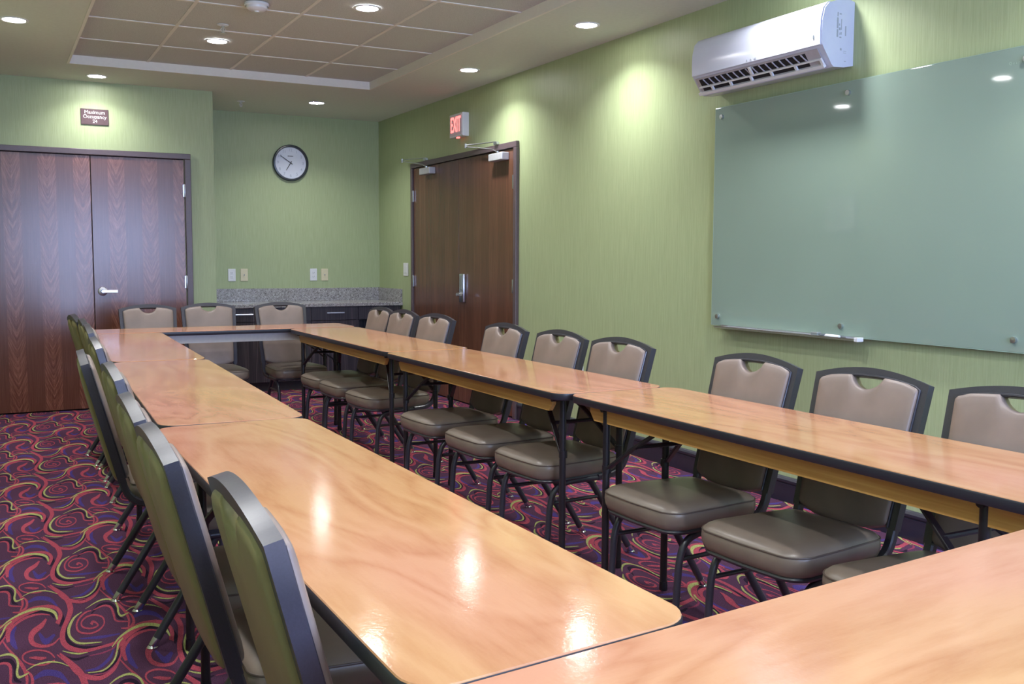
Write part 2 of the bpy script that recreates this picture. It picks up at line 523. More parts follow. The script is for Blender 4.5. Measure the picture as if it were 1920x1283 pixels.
# ------------------------------------------------------------------ room shell
XL, XR = -0.20, 3.685
YF, YD, YB = -1.60, 8.92, 10.00      # front wall, closet wall, recess wall
XC = 1.765                            # corner of the recess
CZ, TRZ = 2.715, 2.772
T = 0.15
def structure(mb, name, mat, label, cat, parent=None, smooth=None):
    o = mb.build(name, mat, parent, smooth)
    return tag(o, label, cat, kind='structure') if parent is None else o

mb = MB(); mb.box((XR, YF - T, 0), (XR + T, YB + T, CZ + 0.2))
structure(mb, 'wall_right', M['wall'], 'long green wallcovered wall on the right', 'wall')
mb = MB(); mb.box((XL - T, YF - T, 0), (XL, YB + T, CZ + 0.2))
structure(mb, 'wall_left', M['wall'], 'green wall on the left beside the camera', 'wall')
mb = MB(); mb.box((XC, YB, 0), (XR, YB + T, CZ + 0.2))
structure(mb, 'wall_back', M['wall'], 'green recess wall behind the granite counter', 'wall')
mb = MB(); mb.box((XL, YD, 0), (XC, YB + T, CZ + 0.2))
structure(mb, 'wall_back_left', M['wall'], 'green wall holding the oak closet doors', 'wall')
# front wall with a wide window
WX0, WX1, WZ0, WZ1 = 0.35, 3.25, 0.85, 2.30
mb = MB()
mb.box((XL, YF - T, 0), (XR, YF, WZ0)); mb.box((XL, YF - T, WZ1), (XR, YF, CZ + 0.2))
mb.box((XL, YF - T, WZ0), (WX0, YF, WZ1)); mb.box((WX1, YF - T, WZ0), (XR, YF, WZ1))
structure(mb, 'wall_front', M['wall'], 'green wall with the window, behind the camera', 'wall')
win = thing('window_1', 'wide daylight window in the wall behind the camera', 'window', ((WX0 + WX1) / 2, YF - 0.06, WZ0), kind='structure')
mb = MB(); hx = (WX1 - WX0) / 2; hz = WZ1 - WZ0
for a, b in (((-hx, -0.03, 0), (hx, 0.03, 0.05)), ((-hx, -0.03, hz - 0.05), (hx, 0.03, hz)), ((-hx, -0.03, 0.05), (-hx + 0.05, 0.03, hz - 0.05)), ((hx - 0.05, -0.03, 0.05), (hx, 0.03, hz - 0.05)), ((-0.025, -0.03, 0.05), (0.025, 0.03, hz - 0.05))):
    mb.box(a, b)
mb.build('window_frame', M['white'], win)
mb = MB(); mb.box((-hx + 0.05, -0.004, 0.05), (-0.025, 0.004, hz - 0.05)); mb.box((0.025, -0.004, 0.05), (hx - 0.05, 0.004, hz - 0.05))
mb.build('window_pane', M['pane'], win)

# floor: plum carpet woven with swirls (ribbons of coloured pile, a fraction of a millimetre apart)
def floor_pt(cx, cy):
    """a point of the photographed carpet motif, read off once, as a place on the floor"""
    px, py = cx / 3.74, 940 + cy / 3.74
    d = r_ * ((px - 960) / FPX) - u_ * ((py - 641.5) / FPX) + fwd
    s = -HC / d.z
    return (d.x * s, d.y * s)
STK = [  # colour, width(s) in motif units, points; drawn in order
 ('c_blue', 40, [(112, 880), (82, 940), (95, 1000), (120, 1040)]),
 ('c_blue', 46, [(275, 925), (320, 985), (385, 935)]),
 ('c_blue', 30, [(185, 715), (260, 682), (345, 690), (400, 735)]),
 ('c_blue', 22, [(600, 1190), (690, 1170), (770, 1100), (800, 1030)]),
 ('c_blue', 22, [(560, 965), (700, 955), (840, 930)]),
 ('c_dark', 26, [(468, 830), (458, 920), (480, 985), (545, 1025), (640, 1030), (720, 1010)]),
 ('c_dark', 20, [(640, 790), (700, 730), (770, 720), (812, 760), (830, 815), (870, 830)]),
 ('c_dark', 24, [(10, 945), (80, 850), (170, 797), (270, 772), (350, 782), (380, 820)]),
 ('c_dark', 20, [(440, 1085), (530, 1110), (620, 1085)]),
 ('c_dark', 24, [(850, 1000), (845, 1070), (800, 1150), (720, 1215), (620, 1235)]),
 ('c_dark', 30, [(420, 760), (440, 830), (420, 880)]),
 ('c_mag', (6, 10, 10, 6), [(630, 1085), (720, 1065), (790, 1035), (815, 1010)]),
 ('c_mag', (6, 12, 6), [(640, 1225), (750, 1200), (830, 1120), (855, 1020)]),
 ('c_red', (10, 24, 38, 40, 34, 30, 38, 40, 36, 26, 18, 24, 34, 24, 14), [(350, 590), (420, 640), (470, 690), (494, 755), (480, 815), (452, 880), (438, 940), (448, 995), (500, 1035), (600, 1050), (720, 1022), (830, 985), (905, 915), (990, 860), (1100, 838)]),
 ('c_red', (8, 22, 34, 36, 30, 22, 12), [(400, 1078), (480, 1140), (545, 1205), (620, 1235), (710, 1240), (800, 1180), (850, 1080)]),
 ('c_red', (16, 30, 36, 22), [(912, 905), (870, 970), (862, 1050), (885, 1120)]),
 ('c_red', (10, 14, 20, 26, 26, 18, 12), [(20, 985), (55, 1035), (105, 1090), (150, 1145), (180, 1205), (190, 1275), (170, 1340)]),
 ('c_red', (8, 18, 26, 26, 24, 26, 28, 30), [(0, 950), (55, 880), (150, 808), (250, 765), (335, 742), (395, 752), (425, 795), (402, 862)]),
 ('c_red', (8, 16, 18, 12, 6), [(45, 960), (95, 880), (170, 825), (270, 795), (350, 800)]),
 ('c_red', (14, 34, 40, 38, 34, 22, 14, 8), [(325, 828), (290, 875), (240, 915), (218, 955), (232, 1000), (300, 1020), (370, 1005), (418, 960)]),
 ('c_red', (7, 12, 12, 14, 14, 12, 12, 10, 12, 12, 12, 10, 12, 12, 10, 14, 22), [(640, 770), (600, 782), (555, 825), (537, 875), (556, 918), (625, 930), (690, 908), (730, 862), (718, 815), (660, 800), (605, 815), (572, 850), (582, 885), (640, 895), (688, 872), (655, 845), (640, 866)]),
 ('c_red', (6, 12, 16, 16, 12, 8), [(655, 765), (725, 735), (775, 745), (797, 795), (815, 840), (900, 846)]),
 ('c_red', (6, 14, 20, 18, 8), [(870, 765), (922, 800), (938, 850), (905, 890), (850, 893)]),
 ('c_red', (10, 12, 12, 12, 12, 12, 12, 10), [(385, 1100), (340, 1060), (250, 1048), (175, 1070), (160, 1110), (210, 1145), (310, 1150), (385, 1118)]),
 ('c_red', (8, 22, 24, 10), [(205, 1100), (250, 1102), (290, 1106), (325, 1100)]),
 ('c_yel', (4, 14, 22, 22, 20, 16, 5), [(575, 778), (520, 820), (488, 880), (482, 925), (503, 968), (565, 1000), (715, 990)]),
 ('c_yel', (3, 9, 12, 13, 14, 15, 15, 6), [(600, 757), (680, 707), (750, 688), (802, 706), (825, 742), (830, 782), (852, 806), (902, 784)]),
 ('c_yel', (5, 10, 15, 20, 24, 22, 12), [(-10, 905), (60, 842), (160, 787), (258, 759), (338, 764), (385, 787), (402, 832)]),
 ('c_yel', (4, 10, 12, 10, 4), [(183, 1192), (250, 1152), (340, 1131), (420, 1136), (485, 1162)]),
 ('c_yel', (4, 12, 12, 4), [(438, 1053), (500, 1068), (560, 1072), (615, 1062)]),
 ('c_yel', (4, 11, 13, 13, 14, 8), [(618, 1207), (722, 1190), (792, 1130), (820, 1062), (830, 1000), (862, 962)]),
]
CM = ['c_base', 'c_dark', 'c_blue', 'c_mag', 'c_red', 'c_yel']
mb = MB(); mb.box((XL - 0.02, YF - 0.02, -0.08), (XR + 0.02, YB + 0.02, 0.0))
cell = []
for li, (cname, wd, pts) in enumerate(STK):
    n = 5
    # dense centre line in the unfolded motif; widths blended along it
    C = crom([(p[0], p[1], 0) for p in pts], n)
    wd = tuple(x * 0.95 for x in wd) if cname == 'c_yel' else wd
    if not isinstance(wd, tuple): wd = (wd * 0.35,) + (wd,) * (len(pts) - 2) + (wd * 0.35,)
    L, R = [], []
    for i, p in enumerate(C):
        s = i / (len(C) - 1) * (len(wd) - 1); a = min(int(s), len(wd) - 2); ww = wd[a] + (wd[a + 1] - wd[a]) * (s - a)
        q0 = C[max(0, i - 1)]; q1 = C[min(len(C) - 1, i + 1)]
        t = (q1 - q0).normalized(); nn = Vector((-t.y, t.x, 0)) * ww / 2
        L.append(floor_pt(p.x + nn.x, p.y + nn.y)); R.append(floor_pt(p.x - nn.x, p.y - nn.y))
    cell.append((CM.index(cname), 0.00004 * (li + 1), L, R))
A_, B_ = (0.008, 0.748), (0.335, 0.410)
def clampx(x): return min(max(x, XL), XR)
def clampy(y): return min(max(y, YF), YB)
for ib in range(-3, 14):
    for ia in range(-18, 18):
        ox = ia * A_[0] + ib * B_[0]; oy = ia * A_[1] + ib * B_[1]
        if not (XL - 0.6 < ox + 0.25 < XR + 0.5 and YF - 0.7 < oy + 3.7 < YB + 0.7): continue
        for mi, z, L, R in cell:
            vs = []
            for l, r in zip(L, R):
                vs.append((clampx(l[0] + ox), clampy(l[1] + oy), z)); vs.append((clampx(r[0] + ox), clampy(r[1] + oy), z))
            mb.add(vs, [(2 * i, 2 * i + 1, 2 * i + 3, 2 * i + 2) for i in range(len(L) - 1)], mi)
# faces must all look up
me = bpy.data.meshes.new('floor'); me.from_pydata(mb.v, [], mb.f)
for c in CM: me.materials.append(M[c])
me.polygons.foreach_set('material_index', mb.mi); me.update()
bm = bmesh.new(); bm.from_mesh(me)
for f in bm.faces:
    if f.calc_area() > 1e-12 and f.normal.z < -0.5 and f.calc_center_median().z > -0.01: f.normal_flip()
bm.to_mesh(me); bm.free()
fl = bpy.data.objects.new('floor', me); COL.objects.link(fl)
tag(fl, 'plum carpet with red, olive and blue swirls', 'floor', kind='structure')

# ceiling: painted soffit round a shallow tile tray
TX0, TX1, TY0, TY1 = 0.56, 2.94, 0.2, 8.16
ce = thing('ceiling', 'soffit ceiling with a shallow tray of acoustic tiles', 'ceiling', (0, 0, CZ), kind='structure')
mb = MB(); H = 0.2
mb.box((XL, YF, 0), (TX0, YB, H)); mb.box((TX1, YF, 0), (XR, YB, H)); mb.box((TX0, YF, 0), (TX1, TY0, H)); mb.box((TX0, TY1, 0), (TX1, YB, H))
mb.build('soffit', M['ceiling'], ce)
mb = MB(); mb.box((TX0, TY0, TRZ - CZ + 0.004), (TX1, TY1, H))
mb.build('tile_field', M['tile'], ce)
mb = MB(); gz = TRZ - CZ
for x in (1.13, 1.755, 2.37): mb.box((x - 0.011, TY0, gz), (x + 0.011, TY1, gz + 0.006))
for i in range(12):
    y = 7.50 - 0.69 * i
    if y > TY0 + 0.1: mb.box((TX0, y - 0.012, gz - 0.0005), (TX1, y + 0.012, gz + 0.006))
mb.build('tile_grid', M['white_trim'], ce)
mb = MB(); tt = 0.018
for a, b in (((TX0, TY0, 0), (TX0 + tt, TY1, gz + 0.005)), ((TX1 - tt, TY0, 0), (TX1, TY1, gz + 0.005)), ((TX0 + tt, TY0, 0), (TX1 - tt, TY0 + tt, gz + 0.005)), ((TX0 + tt, TY1 - tt, 0), (TX1 - tt, TY1, gz + 0.005))):
    mb.box((a[0], a[1], -0.004), b)
mb.build('tray_trim', M['white_trim'], ce)

# baseboard on the right wall
def base_prof(): return [(0, 0), (-0.016, 0), (-0.016, 0.098), (-0.012, 0.101), (-0.012, 0.106), (-0.020, 0.108), (-0.020, 0.120), (-0.014, 0.130), (-0.006, 0.135), (0, 0.135)]
for nm, y0, y1, lb in (('baseboard_right', YF, 6.845, 'dark plum baseboard along the right wall'), ('baseboard_right_far', 9.05, 9.33, 'short dark baseboard between the exit doors and the counter')):
    mb = MB(); mb.prism([(XR + p[0], p[1]) for p in base_prof()], y0, y1, axis='y')
    structure(mb, nm, M['baseboard'], lb, 'baseboard')

# ------------------------------------------------------------------ doors
def hinge(parent, pos, axis):
    mb = MB()
    x, y, z = pos
    mb.lathe([(0, -0.056), (0.007, -0.056), (0.009, -0.052), (0.009, 0.052), (0.007, 0.056), (0, 0.056)], (x, y, z), seg=10)
    if axis == 'y': mb.box((x - 0.016, y - 0.004, z - 0.052), (x + 0.016, y + 0.006, z + 0.052))
    else: mb.box((x - 0.004, y - 0.016, z - 0.052), (x + 0.006, y + 0.016, z + 0.052))
    return mb.build('hinge', M['steel'], parent, 40)
# closet double door on the back left wall; local origin on the floor at the middle seam
d1 = thing('door_1', 'pair of dark oak closet doors in the back left wall', 'door', (0.765, YD, 0), kind='structure')
LW = 0.745
mb = MB()
for a, b in (((-LW - 0.055, -0.030, 0), (-LW - 0.004, 0.0, 2.118)), ((LW + 0.004, -0.030, 0), (LW + 0.055, 0.0, 2.118)), ((-LW - 0.055, -0.030, 2.118), (LW + 0.055, 0.0, 2.165))):
    mb.box(a, b, bev=0.004)
mb.build('door_frame', M['door_frame'], d1)
mb = MB(); mb.box((-LW, -0.004, 0.0), (LW, 0, 2.118)); mb.build('shadow_gap', M['dark_gap'], d1)
for s in (-1, 1):
    mb = MB(); x0, x1 = (0.003, LW - 0.003) if s > 0 else (-LW + 0.003, -0.003)
    mb.box((x0, -0.016, 0.012), (x1, -0.003, 2.112), bev=0.0015)
    lf = mb.build('door_leaf', M['door_back'], d1)
    for z in (0.25, 1.066, 1.85):
        hinge(lf, (s * (LW + 0.001), -0.024, z), 'y')
    if s > 0:
        mb = MB(); cx, cz = 0.067, 0.992
        mb.lathe([(0, -0.030), (0.030, -0.030), (0.036, -0.026), (0.038, -0.016)], (cx, 0, cz), 'y', 28)
        mb.lathe([(0, -0.065), (0.014, -0.065), (0.017, -0.06), (0.017, -0.028)], (cx, 0, cz), 'y', 20)
        mb.bar([(cx - 0.006, -0.062, cz), (cx + 0.03, -0.064, cz), (cx + 0.112, -0.062, cz)], 0.024, 0.014, (0, 0, 1))
        mb.build('lever_handle', M['steel'], lf, 40)
# exit double door on the right wall; local X runs from the near jamb to the far jamb (world +Y)
d2 = thing('door_2', 'pair of brown oak exit doors in the right wall', 'door', (XR, 7.95, 0), PI / 2, kind='structure')
W2 = 1.045     # half width of the leaves; local +X = world +Y, local +Y = world -X (into the room)
mb = MB()
for a, b in (((-W2 - 0.05, 0, 0), (-W2 - 0.003, 0.03, 2.148)), ((W2 + 0.003, 0, 0), (W2 + 0.05, 0.03, 2.148)), ((-W2 - 0.05, 0, 2.148), (W2 + 0.05, 0.03, 2.195))):
    mb.box(a, b, bev=0.004)
mb.build('door_frame', M['door_frame'], d2)
mb = MB(); mb.box((-W2, 0, 0.0), (W2, 0.004, 2.148)); mb.build('shadow_gap', M['dark_gap'], d2)
for s in (-1, 1):
    mb = MB(); x0, x1 = (0.003, W2 - 0.003) if s > 0 else (-W2 + 0.003, -0.003)
    mb.box((x0, 0.003, 0.012), (x1, 0.014, 2.142), bev=0.0015)
    lf = mb.build('door_leaf', M['door_right'], d2)
    for z in (0.25, 1.06, 1.88):
        hinge(lf, (s * (W2 + 0.001), 0.022, z), 'y')
    # closer body near the hinge side, arm folded out above the frame
    c = -0.83 if s < 0 else 0.63
    mb = MB(); mb.box((c - 0.12, 0.014, 2.060), (c + 0.12, 0.080, 2.120), bev=0.006)
    cl = mb.build('door_closer', M['grey'], lf)
    mb = MB()
    piv = Vector((c - 0.0, 0.055, 2.128)); elb = Vector((c + 0.56, 0.075, 2.225)); sho = Vector((c + 0.06, 0.034, 2.206))
    mb.lathe([(0, 0), (0.014, 0), (0.014, 0.018), (0, 0.018)], (piv.x, piv.y, 2.118), seg=14)
    mb.bar([piv, piv + Vector((0.08, 0.004, 0.03)), elb], 0.018, 0.006, (0, 1, 0.2))
    mb.bar([elb + Vector((0, 0, 0.012)), sho + Vector((0, 0.0, 0.012))], 0.012, 0.006, (0, 1, 0.2))
    mb.lathe([(0, -0.012), (0.011, -0.012), (0.011, 0.024), (0, 0.024)], tuple(elb), seg=12)
    mb.box((sho.x - 0.03, 0.028, 2.195), (sho.x + 0.03, 0.05, 2.215))
    mb.build('closer_arm', M['steel'], lf, 40)
    if s < 0:
        # key-card lock with lever
        mb = MB(); mb.box((-0.150, 0.014, 0.895), (-0.060, 0.042, 1.145), bev=0.008)
        mb.build('card_lock', M['steel'], lf, 40)
        mb = MB(); mb.box((-0.135, 0.042, 1.01), (-0.080, 0.047, 1.13), bev=0.002)
        mb.build('card_reader', M['reader'], lf)
        mb = MB()
        mb.lathe([(0.0, 0.085), (0.014, 0.085), (0.016, 0.08), (0.016, 0.040)], (-0.105, 0, 0.965), 'y', 18)
        mb.bar([(-0.098, 0.082, 0.965), (-0.14, 0.084, 0.965), (-0.215, 0.080, 0.965)], 0.020, 0.013, (0, 0, 1))
        mb.build('lever_handle', M['chrome'], lf, 40)

# ------------------------------------------------------------------ lamps
DL = [  # x, y, tray?, label
 (0.185, 6.855, 0, 'recessed ceiling downlight at the upper left edge, on the left soffit'),
 (0.81, 8.63, 0, 'recessed ceiling downlight above the maximum occupancy sign'),
 (2.74, 9.08, 0, 'recessed ceiling downlight above the counter recess and clock'),
 (3.295, 6.95, 0, 'recessed ceiling downlight nearest the exit sign on the right soffit'),
 (3.31, 5.29, 0, 'recessed ceiling downlight on the right soffit, left of the air conditioner'),
 (1.45, 7.13, 1, 'recessed downlight in a tray tile below the sprinkler head'),
 (2.06, 5.77, 1, 'recessed downlight in a tray tile at the top edge, right of the smoke detector'),
 (3.31, 3.63, 0, 'recessed ceiling downlight above the wall air conditioner'),
 (3.31, 1.97, 0, 'recessed ceiling downlight above the far end of the glass board'),
 (3.31, 0.31, 0, 'recessed ceiling downlight at the near end of the right soffit'),
 (0.185, 5.20, 0, 'recessed left soffit downlight mirrored at the right in the glass board'),
 (0.185, 3.54, 0, 'recessed left soffit downlight over the middle of the left chairs'),
 (0.185, 1.90, 0, 'recessed left soffit downlight over the nearest left chairs'),
 (0.185, 0.25, 0, 'recessed left soffit downlight beside the camera'),
 (1.45, 4.38, 1, 'recessed tray downlight over the middle of the room'),
 (2.06, 3.00, 1, 'recessed tray downlight over the near end of the right table row'),
 (1.45, 1.62, 1, 'recessed tray downlight over the near left table'),
 (1.75, -0.60, 0, 'recessed ceiling downlight by the window behind the camera'),
]
def make_downlight():
    t = thing('downlight', '', 'ceiling light', group='recessed downlights in the ceiling')
    mb = MB()
    mb.lathe([(0.083, 0.001), (0.083, -0.004), (0.078, -0.006), (0.066, -0.004), (0.062, 0.001)], seg=40)
    mb.build('trim_ring', M['can'], t, 40)
    mb = MB(); mb.lathe([(0.0, -0.0035), (0.04, -0.003), (0.064, -0.001)], seg=40)
    mb.build('lamp_lens', M['lens'], t, 60)
    return t
LAMP_W = 5.6
def add_lamp(t):
    la = bpy.data.lights.new('lamp', 'AREA'); la.shape = 'DISK'; la.size = 0.115; la.energy = LAMP_W
    la.color = (0.97, 0.98, 1.0); la.spread = math.radians(128)
    lo = bpy.data.objects.new('lamp', la); COL.objects.link(lo); lo.parent = t; lo.location = (0, 0, -0.009)
base = make_downlight()
for i, (x, y, tr, lb) in enumerate(DL):
    z = TRZ if tr else CZ
    if i == 0:
        t = base; t.location = (x, y, z); t['label'] = lb
    else:
        t = dup(base, (x, y, z), 0, lb)
lamps_at = [o for o in scene.objects if o.type == 'EMPTY' and o.name.startswith('downlight')]
for o in lamps_at: add_lamp(o)
[ch for o in lamps_at if 'occupancy' in o['label'] for ch in o.children if ch.type == 'LIGHT'][0].data.energy = LAMP_W * 0.5

# smoke detector and sprinklers
t = thing('smoke_detector', 'round white smoke detector at the top edge of the tile tray', 'smoke detector', (1.45, 5.98, TRZ))
mb = MB(); mb.lathe([(0, 0.0), (0.070, 0.0), (0.072, -0.012), (0.066, -0.018)], seg=36); mb.build('base_plate', M['white'], t, 40)
mb = MB(); mb.lathe([(0.062, -0.016), (0.060, -0.030), (0.045, -0.042), (0.0, -0.046)], seg=36); mb.lathe([(0.0, -0.052), (0.012, -0.050), (0.014, -0.044)], seg=16)
mb.build('sensor_cover', M['white'], t, 40)
def sprinkler(label, loc):
    t = thing('sprinkler_head', label, 'sprinkler', loc, group='ceiling sprinkler heads')
    mb = MB(); mb.lathe([(0.012, 0), (0.036, 0), (0.036, -0.004), (0.014, -0.010)], seg=28); mb.build('escutcheon', M['white'], t, 40)
    mb = MB(); mb.lathe([(0, 0), (0.011, 0), (0.011, -0.022), (0.006, -0.024), (0.006, -0.05), (0, -0.05)], seg=14)
    for s in (-1, 1): mb.bar([(s * 0.010, 0, -0.02), (s * 0.015, 0, -0.034), (s * 0.004, 0, -0.052)], 0.006, 0.004, (0, 1, 0))
    mb.lathe([(0, -0.052), (0.017, -0.052), (0.017, -0.055), (0, -0.055)], seg=18)
    mb.build('nozzle', M['brass_rod'], t, 40)
sprinkler('small sprinkler head in the tile tray above a downlight', (1.385, 6.62, TRZ))
sprinkler('small sprinkler head on the soffit over the recess corner', (2.10, 9.33, CZ + 0.0005))

# ------------------------------------------------------------------ wall items, back
t = thing('wall_clock', 'round black rimmed wall clock showing about ten to seven', 'clock', (2.735, YB, 2.238))
R = 0.182
mb = MB(); mb.lathe([(R - 0.004, 0), (R, -0.006), (R, -0.030), (R - 0.006, -0.038), (R - 0.018, -0.040), (R - 0.024, -0.030), (R - 0.024, -0.012)], axis='y', seg=72); mb.build('rim', M['clock_rim'], t, 40)
mb = MB(); mb.lathe([(0, -0.014), (R - 0.022, -0.014)], axis='y', seg=64); mb.build('clock_face', M['clock_face'], t)
Mx = Matrix.Rotation(PI / 2, 4, 'X')
for hnum in range(1, 13):
    a = math.radians(30 * hnum)
    text_mesh('numeral', str(hnum), 0.040, M['clock_num'], t, Matrix.Translation((0.128 * math.sin(a), -0.0155, 0.128 * math.cos(a))) @ Mx, 0.0005)
mb = MB()
for i in range(5): mb.box((-0.028 + i * 0.0115, -0.0155, 0.064), (-0.019 + i * 0.0115, -0.0145, 0.072))
mb.build('maker_mark', M['ink'], t)
def hand(name, ang, l, tail, w, y):
    a = math.radians(ang); d = Vector((math.sin(a), 0, math.cos(a))); p = Vector((math.cos(a), 0, -math.sin(a)))
    mb = MB(); vs = []
    for yy in (y, y - 0.0015):
        for q in (d * -tail + p * w, d * l + p * w * 0.6, d * l - p * w * 0.6, d * -tail - p * w): vs.append((q.x, yy, q.z))
    mb.add(vs, [(0, 1, 2, 3), (7, 6, 5, 4), (0, 1, 5, 4), (1, 2, 6, 5), (2, 3, 7, 6), (3, 0, 4, 7)]); return mb.build(name, M['clock_rim'], t)
hand('minute_hand', 304, 0.125, 0.022, 0.0042, -0.020)
hand('hour_hand', 211, 0.088, 0.018, 0.0052, -0.0175)

t = thing('occupancy_sign', 'mauve maximum occupancy sign above the oak closet doors', 'sign', (0.812, YD, 2.430))
mb = MB(); mb.box((-0.106, -0.010, -0.064), (0.106, 0, 0.064), bev=0.002); mb.build('plate', M['sign'], t)
for body, z, s in (('Maximum', 0.036, 0.040), ('Occupancy', 0.0, 0.040), ('24', -0.037, 0.038)):
    text_mesh('lettering', body, s, M['sign_txt'], t, Matrix.Translation((0, -0.0108, z)) @ Mx, 0.0004)

def plate(name, label, cat, loc, rot, mat, kind, group=None):
    t = thing(name, label, cat, loc, rot, group)     # local -Y faces the room
    mb = MB(); mb.box((-0.037, -0.007, -0.062), (0.037, 0, 0.062), bev=0.003); mb.build('cover_plate', mat, t)
    if kind == 'outlet':
        for z in (-0.02, 0.02):
            mb = MB(); mb.box((-0.017, -0.009, z - 0.015), (0.017, -0.006, z + 0.015), bev=0.003)
            sk = mb.build('socket', mat, t)
            mb = MB(); mb.box((-0.008, -0.0096, z - 0.002), (-0.006, -0.008, z + 0.008)); mb.box((0.006, -0.0096, z - 0.002), (0.008, -0.008, z + 0.008)); mb.box((-0.002, -0.0096, z - 0.010), (0.002, -0.008, z - 0.006))
            mb.build('slot', M['ink'], sk)
    elif kind == 'jack':
        mb = MB(); mb.lathe([(0, -0.014), (0.006, -0.014), (0.007, -0.007), (0.010, -0.006)], axis='y', seg=18); mb.build('jack', M['brass_rod'], t, 40)
        mb = MB(); mb.lathe([(0, -0.0155), (0.0045, -0.0145)], axis='y', seg=12); mb.build('socket_hole', M['ink'], t)
    else:
        mb = MB(); mb.box((-0.017, -0.010, -0.034), (0.017, -0.006, 0.034), bev=0.003); mb.build('rocker', mat, t)
    return t
plate('wall_outlet', 'white wall outlet at the left over the granite backsplash', 'outlet', (2.130, YB, 1.106), 0, M['white'], 'outlet', 'outlets over the counter')
plate('cable_jack_plate', 'cream cable jack plate beside the left white outlet', 'jack plate', (2.252, YB, 1.107), 0, M['cream'], 'jack', 'jack plates over the counter')
plate('wall_outlet', 'white wall outlet below the clock, over the granite backsplash', 'outlet', (2.962, YB, 1.108), 0, M['white'], 'outlet', 'outlets over the counter')
plate('cable_jack_plate', 'cream cable jack plate below the clock, right of the white outlet', 'jack plate', (3.080, YB, 1.107), 0, M['cream'], 'jack', 'jack plates over the counter')
t = plate('light_switch', 'white light switch left of the exit doors', 'light switch', (XR, 9.235, 1.168), -PI / 2, M['white'], 'switch')
t.scale = (1.7, 1, 1.05)
plate('wall_outlet', 'white outlet low on the right wall between two chair backs', 'outlet', (XR, 5.92, 0.46), -PI / 2, M['white'], 'outlet')

# ------------------------------------------------------------------ exit sign
t = thing('exit_sign', 'red lettered exit sign above the brown exit doors', 'sign', (XR, 7.905, 2.43), -PI / 2)   # local X = world -Y, -Y = room
mb = MB(); mb.box((-0.135, -0.062, -0.100), (0.135, 0, 0.100), bev=0.004); mb.build('housing', M['white'], t)
mb = MB(); mb.box((-0.120, -0.065, -0.084), (0.120, -0.061, 0.084)); mb.build('face_plate', M['exit_face'], t)
text_mesh('lettering', 'EXIT', 0.165, M['exit_red'], t, Matrix.Translation((0, -0.0665, 0.0)) @ Mx @ Matrix.Diagonal((0.62, 1.12, 1, 1)), 0.0012, offset=0.0015)
mb = MB(); mb.box((-0.016, -0.052, -0.110), (0.016, -0.030, -0.099)); mb.build('test_button', M['exit_red'], t)

# ------------------------------------------------------------------ air conditioner
t = thing('air_conditioner', 'white wall mounted split air conditioner above the glass board', 'air conditioner', (XR, 3.49, 0))
L = 0.965
prof = [(0, 2.200), (0, 2.498), (-0.03, 2.505), (-0.10, 2.500), (-0.165, 2.478), (-0.190, 2.452), (-0.203, 2.40), (-0.206, 2.34), (-0.204, 2.285), (-0.195, 2.272), (-0.140, 2.196), (-0.125, 2.185), (-0.06, 2.188)]
mb = MB(); mb.prism(prof, 0, L, 'y')
body = mb.build('housing', M['ac_white'], t, 30)
mb = MB(); fp = [(-0.150, 2.488), (-0.172, 2.479), (-0.198, 2.452), (-0.211, 2.40), (-0.214, 2.34), (-0.211, 2.283), (-0.203, 2.279), (-0.200, 2.34), (-0.197, 2.40), (-0.185, 2.447), (-0.165, 2.468)]
mb.prism(fp, 0.006, L - 0.006, 'y'); mb.build('front_panel', M['ac_white'], t, 30)
# outlet: recess on the slanted lower front face
p0, p1 = Vector((-0.1985, 0, 2.2735)), Vector((-0.1395, 0, 2.192)); ax = (p1 - p0).normalized(); nrm = Vector((ax.z, 0, -ax.x)); nrm = nrm if nrm.x < 0 else -nrm
def vent_pt(a, y, d): q = p0 + ax * a + nrm * d; return (q.x, y, q.z)
def vent_box(mb, a0, a1, y0, y1, d0, d1):
    vs = [vent_pt(a, y, d) for a in (a0, a1) for y in (y0, y1) for d in (d0, d1)]
    mb.add(vs, [(0, 1, 3, 2), (4, 6, 7, 5), (0, 4, 5, 1), (2, 3, 7, 6), (0, 2, 6, 4), (1, 5, 7, 3)])
mb = MB(); vent_box(mb, 0.004, 0.094, 0.035, L - 0.02, 0.0005, 0.0035); mb.build('outlet_surround', M['ac_vent'], t)
mb = MB(); vent_box(mb, 0.014, 0.052, 0.12, L - 0.045, 0.0036, 0.0045); vent_box(mb, 0.060, 0.082, 0.12, L - 0.045, 0.0036, 0.0045); mb.build('outlet_opening', M['dark_gap'], t)
for i in range(16):
    mb = MB(); y = 0.135 + i * 0.049
    vs = [vent_pt(0.014, y + 0.008, 0.005), vent_pt(0.014, y + 0.014, 0.005), vent_pt(0.052, y - 0.014, 0.005), vent_pt(0.052, y - 0.008, 0.005), vent_pt(0.014, y + 0.008, 0.011), vent_pt(0.014, y + 0.014, 0.011), vent_pt(0.052, y - 0.014, 0.011), vent_pt(0.052, y - 0.008, 0.011)]
    mb.add(vs, [(0, 1, 2, 3), (4, 7, 6, 5), (0, 4, 5, 1), (1, 5, 6, 2), (2, 6, 7, 3), (3, 7, 4, 0)]); mb.build('vane', M['ac_vent'], t)
mb = MB(); vent_box(mb, 0.052, 0.060, 0.03, L - 0.03, 0.004, 0.016); vent_box(mb, 0.084, 0.100, 0.03, L - 0.005, 0.002, 0.018)
for y in (0.03, 0.20, 0.37, 0.52, 0.68, 0.83): vent_box(mb, 0.058, 0.086, y, y + 0.014, 0.004, 0.014)
vent_box(mb, 0.010, 0.058, 0.50, 0.518, 0.004, 0.012)
mb.build('louver', M['white'], t)
mb = MB(); mb.box((-0.2135, 0.042, 2.312), (-0.2150, 0.050, 2.330)); mb.build('indicator', M['ink'], t)
mb = MB()
